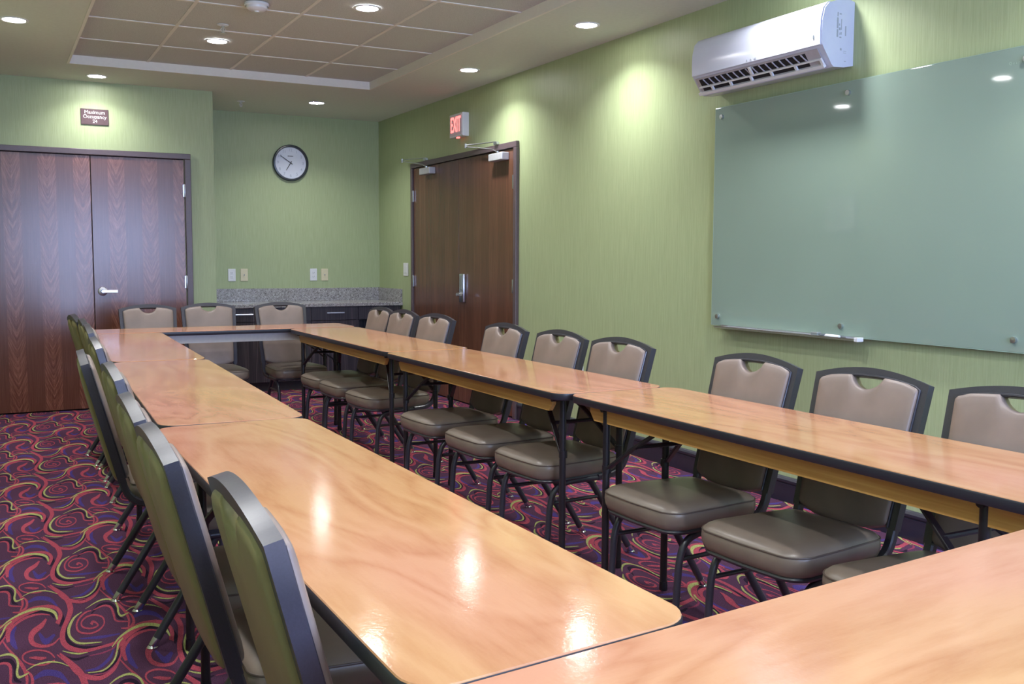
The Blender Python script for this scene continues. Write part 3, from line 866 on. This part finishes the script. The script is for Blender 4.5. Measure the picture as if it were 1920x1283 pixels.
for y, w in ((0.44, 0.016), (0.475, 0.012), (0.505, 0.010)): mb.box((-0.2115, y, 2.290), (-0.2132, y + w, 2.297))
mb.build('panel_marks', M['ink_faint'], t)
# rating label printed on the near end
yy = -0.0008
for x0, z0, w, h in ((-0.112, 2.325, 0.009, 0.035), (-0.112, 2.365, 0.009, 0.05), (-0.110, 2.42, 0.006, 0.02), (-0.094, 2.322, 0.012, 0.006), (-0.094, 2.335, 0.004, 0.012), (-0.086, 2.338, 0.005, 0.012), (-0.098, 2.358, 0.010, 0.012), (-0.085, 2.360, 0.004, 0.05), (-0.098, 2.378, 0.006, 0.010), (-0.096, 2.43, 0.012, 0.006), (-0.058, 2.335, 0.006, 0.045), (-0.088, 2.265, 0.010, 0.010), (-0.066, 2.262, 0.018, 0.002), (-0.066, 2.254, 0.018, 0.002), (-0.060, 2.215, 0.012, 0.003)):
    mb = MB(); mb.box((x0, yy, z0), (x0 + w, 0.0005, z0 + h)); mb.build('printed_mark', M['ink_faint'], t)

# ------------------------------------------------------------------ glass board with marker tray
BY0, BY1, BZ0, BZ1 = 1.62, 4.455, 0.905, 2.122
t = thing('glass_board', 'large sea green glass marker board on the right wall', 'marker board', (XR, BY0, BZ0))
mb = MB(); mb.box((-0.034, 0.0, 0.0), (-0.026, BY1 - BY0, BZ1 - BZ0), bev=0.0015)
gb = mb.build('glass_panel', M['glass_board'], t)
mb = MB(); e = 0.003
for a, b in (((0 - e, -e), (BY1 - BY0 + e, 0.0)), ((0 - e, BZ1 - BZ0), (BY1 - BY0 + e, BZ1 - BZ0 + e)), ((-e, 0), (0, BZ1 - BZ0)), ((BY1 - BY0, 0), (BY1 - BY0 + e, BZ1 - BZ0))):
    mb.box((-0.034, a[0], a[1]), (-0.026, b[0], b[1]))
mb.build('polished_edge', M['glass_rim'], t)
for y in (4.398, 3.478, 2.560, 1.680):
    for z in (0.955, 2.070):
        mb = MB()
        mb.lathe([(0.009, -0.0008), (0.009, -0.034), (0.0125, -0.034), (0.0135, -0.038), (0.0125, -0.046), (0.0, -0.047)], (0, y - BY0, z - BZ0), 'x', 20)
        mb.build('standoff', M['steel'], t, 40)
text_mesh('maker_mark', 'Q u a r t e t', 0.016, M['glass_rim'], t, Matrix.Translation((-0.0345, 2.60 - BY0, 2.062 - BZ0)) @ Matrix.Rotation(-PI / 2, 4, 'Z') @ Mx, 0.0002)
t = thing('marker_tray', 'narrow aluminium marker tray under the left half of the glass board', 'tray', (XR, 3.345, 0.886))
mb = MB(); mb.prism([(-0.036, 0.022), (-0.036, 0.0), (-0.084, 0.008), (-0.090, 0.012), (-0.090, 0.018), (-0.087, 0.018), (-0.084, 0.013), (-0.040, 0.006), (-0.040, 0.022)], 0, 1.02, 'y')
mb.box((-0.040, 0.1, 0.004), (0, 0.16, 0.014)); mb.box((-0.040, 0.9, 0.004), (0, 0.96, 0.014))
mb.build('tray_channel', M['steel'], t)
mb = MB(); mb.box((-0.091, -0.022, 0.004), (-0.050, 0.0, 0.024), bev=0.002); mb.build('end_cap', M['white'], t)
t = thing('marker_pen', 'white marker pen with a dark cap lying in the marker tray', 'marker', (XR - 0.070, 3.455, 0.9055))
mb = MB(); mb.lathe([(0, 0), (0.008, 0), (0.0085, 0.01), (0.0085, 0.085), (0.006, 0.09), (0, 0.09)], axis='y', seg=16); mb.build('barrel', M['white'], t, 40)
mb = MB(); mb.lathe([(0.006, 0.09), (0.0082, 0.092), (0.0085, 0.115), (0.007, 0.125), (0, 0.126)], axis='y', seg=16); mb.build('cap', M['ink'], t, 40)
t = tag(MB.build((lambda m: (m.box((-0.014, 0, 0), (0.014, 0.045, 0.020), bev=0.003), m)[1])(MB()), 'eraser', M['reader'], None, None, (XR - 0.066, 3.590, 0.8985)), 'small dark eraser block beside the marker pen in the tray', 'eraser')

# ------------------------------------------------------------------ picture on the left wall (seen mirrored in the glass)
t = thing('framed_picture', 'small framed picture on the left wall, mirrored in the glass board', 'picture', (XL, 7.2, 1.74))
mb = MB()
for a, b in (((0, -0.22, -0.2), (0.02, 0.22, -0.17)), ((0, -0.22, 0.17), (0.02, 0.22, 0.2)), ((0, -0.22, -0.17), (0.02, -0.19, 0.17)), ((0, 0.19, -0.17), (0.02, 0.22, 0.17))): mb.box(a, b)
mb.build('picture_frame', M['pic_frame'], t)
mb = MB(); mb.box((0, -0.19, -0.17), (0.008, 0.19, 0.17)); mb.build('mat_board', M['mat_board'], t)
mb = MB(); mb.box((0.008, -0.12, -0.11), (0.009, 0.12, 0.11)); mb.build('print', M['picture'], t)

# ------------------------------------------------------------------ counter in the recess
CX0, CX1, CY0 = XC, XR, 9.33
t = thing('granite_counter', 'grey granite counter with a backsplash in the recess', 'countertop', (CX0, CY0, 0.805))
mb = MB(); mb.box((0, 0, 0), (CX1 - CX0, YB - CY0, 0.035), bev=0.004); mb.build('countertop', M['granite'], t)
mb = MB(); mb.box((0, YB - CY0 - 0.02, 0.035), (CX1 - CX0, YB - CY0, 0.165), bev=0.002); mb.build('backsplash', M['granite'], t)
mb = MB(); mb.box((CX1 - CX0 - 0.02, 0.01, 0.035), (CX1 - CX0, YB - CY0 - 0.02, 0.165), bev=0.002); mb.build('side_splash', M['granite'], t)
FYC = CY0 + 0.03     # cabinet fronts
def cabinet(x0, x1, label, drawer=True, opening=False):
    t = thing('base_cabinet', label, 'cabinet', (x0, FYC, 0), group='base cabinets under the granite counter')
    w = x1 - x0; dp = YB - FYC - 0.003
    mb = MB()
    mb.box((0, 0.02, 0.09), (0.018, dp, 0.805)); mb.box((w - 0.018, 0.02, 0.09), (w, dp, 0.805)); mb.box((0.018, 0.02, 0.09), (w - 0.018, dp, 0.108)); mb.box((0.018, dp - 0.02, 0.108), (w - 0.018, dp, 0.805)); mb.box((0.018, 0.02, 0.787), (w - 0.018, dp, 0.805))
    mb.build('body', M['zebra'], t)
    mb = MB(); mb.box((0, 0.07, 0), (w, 0.09, 0.09)); mb.build('toe_kick', M['cab_in'], t)
    if opening:
        mb = MB(); mb.box((0.018, 0.03, 0.53), (w - 0.018, dp - 0.02, 0.548)); mb.build('shelf', M['zebra'], t)
        mb = MB(); mb.box((0.002, 0.0, 0.672), (w - 0.002, 0.018, 0.800), bev=0.0015); mb.build('fascia', M['zebra'], t)
        return t
    mb = MB(); mb.box((0.002, 0.0, 0.672), (w - 0.002, 0.018, 0.800), bev=0.0015); d = mb.build('drawer', M['zebra'], t)
    mb = MB(); c = w / 2
    mb.bar([(c - 0.088, -0.03, 0.745), (c + 0.088, -0.03, 0.745)], 0.012, 0.010, (0, 0, 1))
    for s in (-1, 1): mb.bar([(c + s * 0.07, -0.028, 0.745), (c + s * 0.07, 0.002, 0.745)], 0.008, 0.008, (0, 0, 1))
    mb.build('bar_pull', M['steel'], d)
    mb = MB(); mb.box((0.002, 0.0, 0.092), (w - 0.002, 0.018, 0.668), bev=0.0015); mb.build('cabinet_door', M['zebra'], t)
    return t
cabinet(1.775, 2.405, 'dark striped base cabinet at the left end of the counter')
cabinet(2.405, 2.744, 'narrow dark striped base cabinet behind the third back chair')
cabinet(2.744, 3.222, 'dark striped base cabinet with a bar pull behind the table corner')
cabinet(3.222, 3.672, 'open fronted dark base cabinet at the right end of the counter', opening=True)
for i, (x, z, r, lb) in enumerate(((3.575, 0.548, 0.055, 'lower white plate of the pair in the open cabinet'), (3.575, 0.578, 0.050, 'upper white bowl of the pair in the open cabinet'))):
    mb = MB(); mb.lathe([(0, 0), (r * 0.6, 0), (r, 0.026), (r + 0.003, 0.028), (r, 0.030), (r * 0.58, 0.006), (0, 0.006)], (0, 0, 0), seg=32)
    tag(mb.build('bowl', M['white'], None, 40, (x, 9.47, z + 0.0015 + i * 0.001)), lb, 'bowl')
t = thing('paper_carton', 'white carton with a blue stripe on the floor of the open cabinet', 'carton', (3.40, 9.42, 0.1085))
mb = MB(); mb.box((0, 0, 0), (0.20, 0.18, 0.115), bev=0.002); mb.build('box', M['white'], t)
mb = MB(); mb.box((0.10, -0.0008, 0.0), (0.125, 0.0, 0.115)); mb.build('stripe', M['c_blue'], t)

# ------------------------------------------------------------------ folding tables
TZ = 0.76
def make_table(w, l, off=0.0, near=0.215, far=0.215, ap=None, skew=0.0):
    """local X across (w), local Y along (l), origin on the floor under the middle"""
    t = thing('folding_table', '', 'table', group='folding tables set in a rectangle')
    hw, hl = w / 2, l / 2
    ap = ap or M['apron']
    def ring(ins, z, r=0.062): return [(x, y + (skew * x if y < -hl / 2 else 0.0), z) for x, y in rrect(-hw + ins, -hl + ins, hw - ins, hl - ins, max(0.01, r - ins), 7)]
    mb = MB(); mb.rings([ring(0.0015, TZ - 0.022), ring(0.0015, TZ - 0.002), ring(0.003, TZ)], cap0=True, cap1=False)
    n = len(ring(0, 0)); o = len(mb.v); mb.add(ring(0.003, TZ), [tuple(range(n))])
    mb.build('tabletop', M['table'], t)
    mb = MB()
    mb.rings([ring(0.006, TZ - 0.030), ring(0.002, TZ - 0.029), ring(0.0, TZ - 0.025), ring(0.0, TZ - 0.007), ring(0.0005, TZ - 0.004), ring(0.0014, TZ - 0.0025), ring(0.0016, TZ - 0.006)], cap0=False, cap1=False)
    mb.rings([ring(0.02, TZ - 0.026), ring(0.006, TZ - 0.030)], cap0=False, cap1=False)
    mb.build('edge_band', M['band'], t, 45)
    a0, a1, e = TZ - 0.090, TZ - 0.0225, 0.085
    en = near + 0.02 if near < 0.15 else 0.075
    for s in (-1, 1):
        pl = [(-hl + en, a1), (-hl + en + 0.004, a0 + 0.03), (-hl + en + 0.03, a0), (hl - e - 0.03, a0), (hl - e - 0.004, a0 + 0.03), (hl - e, a1)]
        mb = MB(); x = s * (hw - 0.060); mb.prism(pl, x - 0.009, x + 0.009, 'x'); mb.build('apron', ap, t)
    lx = 0.135
    for s in (-1, 1):
        ly = s * (hl - (far if s > 0 else near)); inb = -s
        for q in (-1, 1):
            mb = MB(); mb.tube([(off + q * lx, ly, TZ - 0.03), (off + q * lx, ly, 0.02)], 0.0135, 12)
            lg = mb.build('leg', M['black'], t, 40)
            mb = MB(); mb.lathe([(0, 0), (0.015, 0), (0.0165, 0.006), (0.0155, 0.035), (0.0, 0.035)], (off + q * lx, ly, 0), seg=14); mb.build('foot_cap', M['black'], lg, 40)
        mb = MB(); mb.tube([(-hw + 0.035, ly, TZ - 0.036), (hw - 0.035, ly, TZ - 0.036)], 0.011, 10)
        mb.build('hinge_rod', M['black'], t, 40)
        mb = MB()
        for q in (-1, 1):
            # folding brace arm: from low on the leg inboard and up to the underside
            mb.bar([(off + q * lx, ly + inb * 0.005, 0.50), (off + q * (lx - 0.03), ly + inb * 0.12, 0.59), (off + q * 0.055, ly + inb * 0.30, TZ - 0.045)], 0.022, 0.010, (1, 0, 0))
            if q > 0: mb.bar([(off + q * lx, ly, 0.64), (off + q * (lx + 0.045), ly, TZ - 0.04)], 0.016, 0.006, (0, 1, 0))
            mb.lathe([(0.0, -0.014), (0.017, -0.014), (0.017, 0.014), (0, 0.014)], (off + q * (lx - 0.002), ly, 0.50), seg=12)
        mb.tube([(off - (lx - 0.035), ly + inb * 0.14, 0.602), (off + lx - 0.035, ly + inb * 0.14, 0.602)], 0.008, 8)
        mb.build('folding_brace', M['black'], t, 40)
    return t
TABLES = [ # centre, width, length, rot, leg offset and insets, label
 ((0.653, 2.085), 0.462, 2.038, 0.0, (0, .169, .215, None, .108), 'nearest wooden folding table of the left row, with bright lamp reflections'),
 ((0.702, 4.135), 0.455, 2.03, math.radians(-2.0), (0, .115, .215), 'middle wooden folding table of the left row'),
 ((0.775, 6.150), 0.450, 1.96, math.radians(-2.0), (0, .165, .215), 'farthest wooden folding table of the left row, meeting the back table'),
 ((2.178, 2.215), 0.496, 1.97, 0.0, (-.055, .215, .19), 'nearest wooden folding table of the right row, before the glass board'),
 ((2.156, 4.155), 0.508, 1.88, 0.0, (-.032, .11, .095), 'middle wooden folding table of the right row'),
 ((2.178, 6.115), 0.520, 2.00, 0.0, (-.050, .11, .10), 'farthest wooden folding table of the right row'),
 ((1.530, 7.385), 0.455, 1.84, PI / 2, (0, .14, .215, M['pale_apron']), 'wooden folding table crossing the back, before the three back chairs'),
 ((0.985, 0.846), 0.50, 1.90, PI / 2 + math.radians(6.2), (0, .215, .215), 'wooden folding table crossing the foreground at lower right'),
]
for (cx, cy), tw, tl, rz, lg_, lb in TABLES:
    t = make_table(tw, tl, *lg_); t.location = (cx, cy, 0); t.rotation_euler = (0, 0, rz); t['label'] = lb

# ------------------------------------------------------------------ banquet chairs (local +X is where the sitter looks)
def back_pt(s, v, d):
    """point on the leaning back: s height along it (0 at seat .45 .. 1 at corner .89), v sideways, d forward offset"""
    base = Vector((-0.236, 0, 0.45)); top = Vector((-0.352, 0, 0.89))
    ax = top - base; n = Vector((ax.z, 0, -ax.x)).normalized()
    p = base + ax * s + n * d
    return (p.x, v, p.z)
AXL = 0.455
def make_chair():
    t = thing('banquet_chair', '', 'chair', group='banquet chairs around the tables')
    # seat cushion
    def outline(n=9):
        pts = []
        fx, rx, fw, rw = 0.218, -0.205, 0.216, 0.192
        def corner(cx, cy, r, a0, a1):
            for i in range(n): 
                a = math.radians(a0 + (a1 - a0) * i / (n - 1)); pts.append((cx + r * math.cos(a), cy + r * math.sin(a)))
        corner(fx - 0.075, -fw + 0.075, 0.075, -86, -8)
        pts.append((fx + 0.004, -0.06)); pts.append((fx + 0.006, 0.0)); pts.append((fx + 0.004, 0.06))
        corner(fx - 0.075, fw - 0.075, 0.075, 8, 86)
        pts.append((0.0, 0.207))
        corner(rx + 0.05, rw - 0.05, 0.05, 94, 176)
        corner(rx + 0.05, -rw + 0.05, 0.05, 184, 266)
        pts.append((0.0, -0.207))
        return pts
    O = outline()
    def sring(k, z, dx=0.0): return [(-0.004 + (x + 0.004) * k + dx, y * k, z) for x, y in O]
    mb = MB()
    mb.rings([sring(0.93, 0.368), sring(0.975, 0.374), sring(1.0, 0.390), sring(1.012, 0.408), sring(1.008, 0.424), sring(0.992, 0.434), sring(0.955, 0.443), sring(0.88, 0.451), sring(0.75, 0.457), sring(0.55, 0.461), sring(0.3, 0.463)])
    seat = mb.build('seat', M['seat'], t, 60)
    mb = MB(); ring = sring(1.0, 0.4315); mb.tube(ring + [ring[0]], 0.0028, 6); mb.build('piping', M['piping'], seat, 60)
    # back frame: arch, posts, J-curves and seat rails
    def arch(v): return 0.066 * (1 - (abs(v) / 0.22) ** 1.9)       # rise over the corner, in s
    mb = MB(); N = 24
    ow0, ow1, th = 0.205, 0.222, 0.034
    outer = []; inner = []
    # right post up, arch, left post down
    for s in (0.0, 0.35, 0.7, 1.0):
        w = ow0 + (ow1 - ow0) * s
        outer.append((s, w)); inner.append((min(s, 0.955), w - th))
    for i in range(1, N):
        v = ow1 - 2 * ow1 * i / N
        outer.append((1.0 + arch(v) * 1.12, v)); vi = v * (ow1 - th) / ow1
        inner.append((0.955 + arch(v) * 0.95 - 0.03 * (1 - abs(v) / ow1) * 0.5, vi))
    for s in (1.0, 0.7, 0.35, 0.0):
        w = ow0 + (ow1 - ow0) * s
        outer.append((s, -w)); inner.append((min(s, 0.955), -(w - th)))
    d0, d1 = -0.014, 0.014
    vs = []
    for (so, vo), (si, vi) in zip(outer, inner):
        vs += [back_pt(so, vo, d0), back_pt(so, vo, d1), back_pt(si, vi, d1), back_pt(si, vi, d0)]
    n = len(outer); fs = []
    for i in range(n - 1):
        a, b = 4 * i, 4 * i + 4
        fs += [(a, a + 1, b + 1, b), (a + 1, a + 2, b + 2, b + 1), (a + 2, a + 3, b + 3, b + 2), (a + 3, a, b, b + 3)]
    fs += [(0, 3, 2, 1), (4 * n - 4, 4 * n - 3, 4 * n - 2, 4 * n - 1)]
    mb.add(vs, fs)
    # stepped inner bead of the frame
    bead = [back_pt(si + (0.012 if abs(vi) < ow1 - th - 0.001 else 0), vi * 1.035, 0.016) for (so, vo), (si, vi) in zip(outer, inner)]
    mb.tube(bead, 0.004, 6)
    for q in (-1, 1):
        y = q * (ow0 - 0.016); p = back_pt(0.02, y, 0)
        path = crom([p, (-0.222, y, 0.41), (-0.196, y, 0.378), (-0.15, y, 0.360), (-0.08, y, 0.355)], 4)
        mb.bar([(a.x, a.y, a.z) for a in path], 0.030, 0.026, (0, 1, 0))
    mb.build('back_frame', M['frame'], t)
    # front legs run on from the rails, rear legs splay back
    def leg(path, r, foot, mat2):
        mb = MB(); mb.tube(path, r, 12); lg = mb.build('leg', M['frame'], t, 50)
        a, b = Vector(path[-2]), Vector(path[-1]); d = (b - a).normalized()
        mb = MB(); mb.tube([b - d * 0.03, b - d * 0.004, b + d * 0.001], 0.0145, 12, scales=[1, 1, 0.9]); mb.lathe([(0, 0), (0.017, 0), (0.018, 0.004), (0.012, 0.012)], (b.x, b.y, 0.0), seg=14)
        mb.build('glide', mat2, lg, 40)
    for q in (-1, 1):
        y = q * 0.189
        c = crom([(-0.14, y, 0.352), (0.0, y, 0.352), (0.085, y, 0.347), (0.134, y, 0.322), (0.156, y, 0.27), (0.164, y, 0.20), (0.176, y, 0.006)], 5)
        leg([tuple(p) for p in c], 0.0128, None, M['black'])
        y2 = q * 0.172
        leg([(-0.03, y2, 0.352), (-0.06, y2, 0.335), (-0.165, y2 * 1.04, 0.17), (-0.27, y2 * 1.08, 0.006)], 0.0140, None, M['chrome'])
        mb = MB(); mb.tube([(0.160, q * 0.186, 0.268), (-0.09, q * 0.176, 0.268)], 0.0085, 8); mb.build('stretcher', M['frame'], t, 50)
    mb = MB()
    for x in (-0.13, 0.09): mb.bar([(x, -0.185, 0.357), (x, 0.185, 0.357)], 0.028, 0.016, (1, 0, 0))
    fr = [(x * 0.93, y * 0.93, 0.364) for x, y in O]
    mb.tube(fr + [fr[0]], 0.009, 6)
    mb.build('seat_frame', M['frame'], t, 50)
    # upholstered back: front cushion and rear panel, both with the hand-hold notch
    def pad(n=8):
        pts = []      # (s, v) going round
        hb, ht = ow0 - th + 0.005, ow1 - th + 0.005
        def co(cs, cv, rs, rv, a0, a1):
            for i in range(n):
                a = math.radians(a0 + (a1 - a0) * i / (n - 1)); pts.append((cs + rs * math.sin(a), cv + rv * math.cos(a)))
        co(0.935, ht - 0.020, 0.036, 0.020, 0, 66)
        for v in (0.150, 0.125, 0.10, 0.078, 0.066, 0.055, 0.042, 0.028, 0.014, 0.0, -0.014, -0.028, -0.042, -0.055, -0.066, -0.078, -0.10, -0.125, -0.150):
            top = 0.955 + arch(v) * 0.95 - 0.015 * (1 - abs(v) / ow1) + 0.008
            k = max(0.0, 1 - (abs(v) / 0.066) ** 2); pts.append((top - 0.095 * k ** 0.75, v))
        co(0.935, -ht + 0.020, 0.036, 0.020, 114, 180)
        pts += [(0.6, -(hb + (ht - hb) * 0.6)), (0.3, -(hb + (ht - hb) * 0.3))]
        co(0.055, -hb + 0.02, 0.045, 0.020, 180, 262)
        pts += [(-0.03, -0.10), (-0.045, 0.0), (-0.03, 0.10)]
        co(0.055, hb - 0.02, 0.045, 0.020, 278, 360)
        pts += [(0.3, hb + (ht - hb) * 0.3), (0.6, hb + (ht - hb) * 0.6)]
        return pts
    PD = pad(); cs = 0.46
    def pring(k, d): return [back_pt(cs + (s - cs) * k, v * k, d) for s, v in PD]
    mb = MB(); mb.rings([pring(0.985, 0.0), pring(1.0, 0.012), pring(1.0, 0.022), pring(0.985, 0.027), pring(0.955, 0.030), pring(0.88, 0.033), pring(0.7, 0.0345), pring(0.4, 0.035)], cap0=False)
    mb.build('backrest', M['back'], t, 60)
    mb = MB(); mb.rings([pring(0.985, 0.001), pring(1.0, -0.008), pring(0.995, -0.016), pring(0.97, -0.021), pring(0.90, -0.025), pring(0.7, -0.029), pring(0.4, -0.031)], cap0=False)
    o = mb.build('back_panel', M['rear'], t, 60); o['label'] = 'bronze vinyl rear of the backrest, tinted olive as if reflecting the green wall'
    return t
CH = [ # x, y, heading deg, side scale, label
 (2.165, 2.234, 184.0, 0.98, 'second nearest chair of the right row, its whole seat in view'),
 (2.162, 2.785, 182.4, 0.97, 'third nearest chair of the right row, below the marker tray'),
 (2.160, 1.700, 182.0, 1.06, 'nearest chair of the right row, cut by the right picture edge'),
 (2.152, 3.645, 183.6, 0.98, 'chair nearest the camera at the middle table of the right row'),
 (2.148, 4.175, 182.6, 0.97, 'middle chair at the middle table of the right row'),
 (2.148, 4.765, 183.1, 0.97, 'farthest chair at the middle table of the right row, before the exit doors'),
 (2.178, 5.770, 185.0, 1.0, 'nearest chair at the farthest right table, its back against the exit door'),
 (2.176, 6.340, 183.5, 0.93, 'middle chair at the farthest right table, by the corner'),
 (2.174, 6.785, 182.8, 0.93, 'farthest chair of the right row, before the striped cabinets'),
 (1.055, 7.480, -87.5, 0.93, 'left chair behind the back table, in front of the oak closet doors'),
 (1.496, 7.575, -91.0, 0.93, 'middle chair behind the back table, before the wall corner'),
 (2.070, 7.520, -87.0, 0.94, 'right chair behind the back table, before the granite counter'),
 (0.683, 1.515, -1.8, 1.04, 'nearest chair of the left row, its rear at the bottom centre'),
 (0.640, 2.119, -0.5, 1.02, 'second nearest chair of the left row, its tall rear in the foreground'),
 (0.654, 2.647, -1.2, 1.04, 'third nearest chair of the left row, overlapped by the foreground chair'),
 (0.697, 3.499, -0.2, 1.02, 'chair nearest the camera at the middle left table'),
 (0.650, 4.013, -2.9, 1.02, 'middle left table chair pulled farthest out, long dark frame edge in view'),
 (0.749, 4.671, -0.9, 1.0, 'farthest chair at the middle left table'),
 (0.800, 5.600, -1.9, 1.02, 'nearest chair at the farthest left table'),
 (0.816, 6.148, -0.4, 1.0, 'middle chair at the farthest left table'),
 (0.800, 6.650, 3.0, 1.0, 'farthest chair of the left row, against the oak closet doors'),
]
ch0 = make_chair()
for i, (x, y, a, sc, lb) in enumerate(CH):
    if i == 0:
        ch0.location = (x, y, 0); ch0.rotation_euler = (0, 0, math.radians(a)); ch0.scale = (1, sc, 1); ch0['label'] = lb
    else:
        dup(ch0, (x, y, 0), math.radians(a), lb, (1, sc, 1))

# ------------------------------------------------------------------ daylight and view
wd = bpy.data.worlds.new('daylight'); scene.world = wd; wd.use_nodes = True
bg = wd.node_tree.nodes['Background']
bg.inputs['Color'].default_value = (0.46, 0.60, 1.0, 1); bg.inputs['Strength'].default_value = 12.0
pl = bpy.data.lights.new('window_portal', 'AREA'); pl.shape = 'RECTANGLE'; pl.size = WX1 - WX0; pl.size_y = WZ1 - WZ0
pl.cycles.is_portal = True
po = bpy.data.objects.new('window_portal', pl); COL.objects.link(po); po.parent = win
po.location = (0, -0.075, hz / 2); po.rotation_euler = (PI / 2, 0, 0)
vs = scene.view_settings
vs.view_transform = 'Standard'; vs.look = 'None'; vs.gamma = 1.0; vs.use_curve_mapping = False
vs.exposure = 1.08
scene.cycles.max_bounces = 10
scene.cycles.diffuse_bounces = 6
scene.cycles.sample_clamp_indirect = 6.0
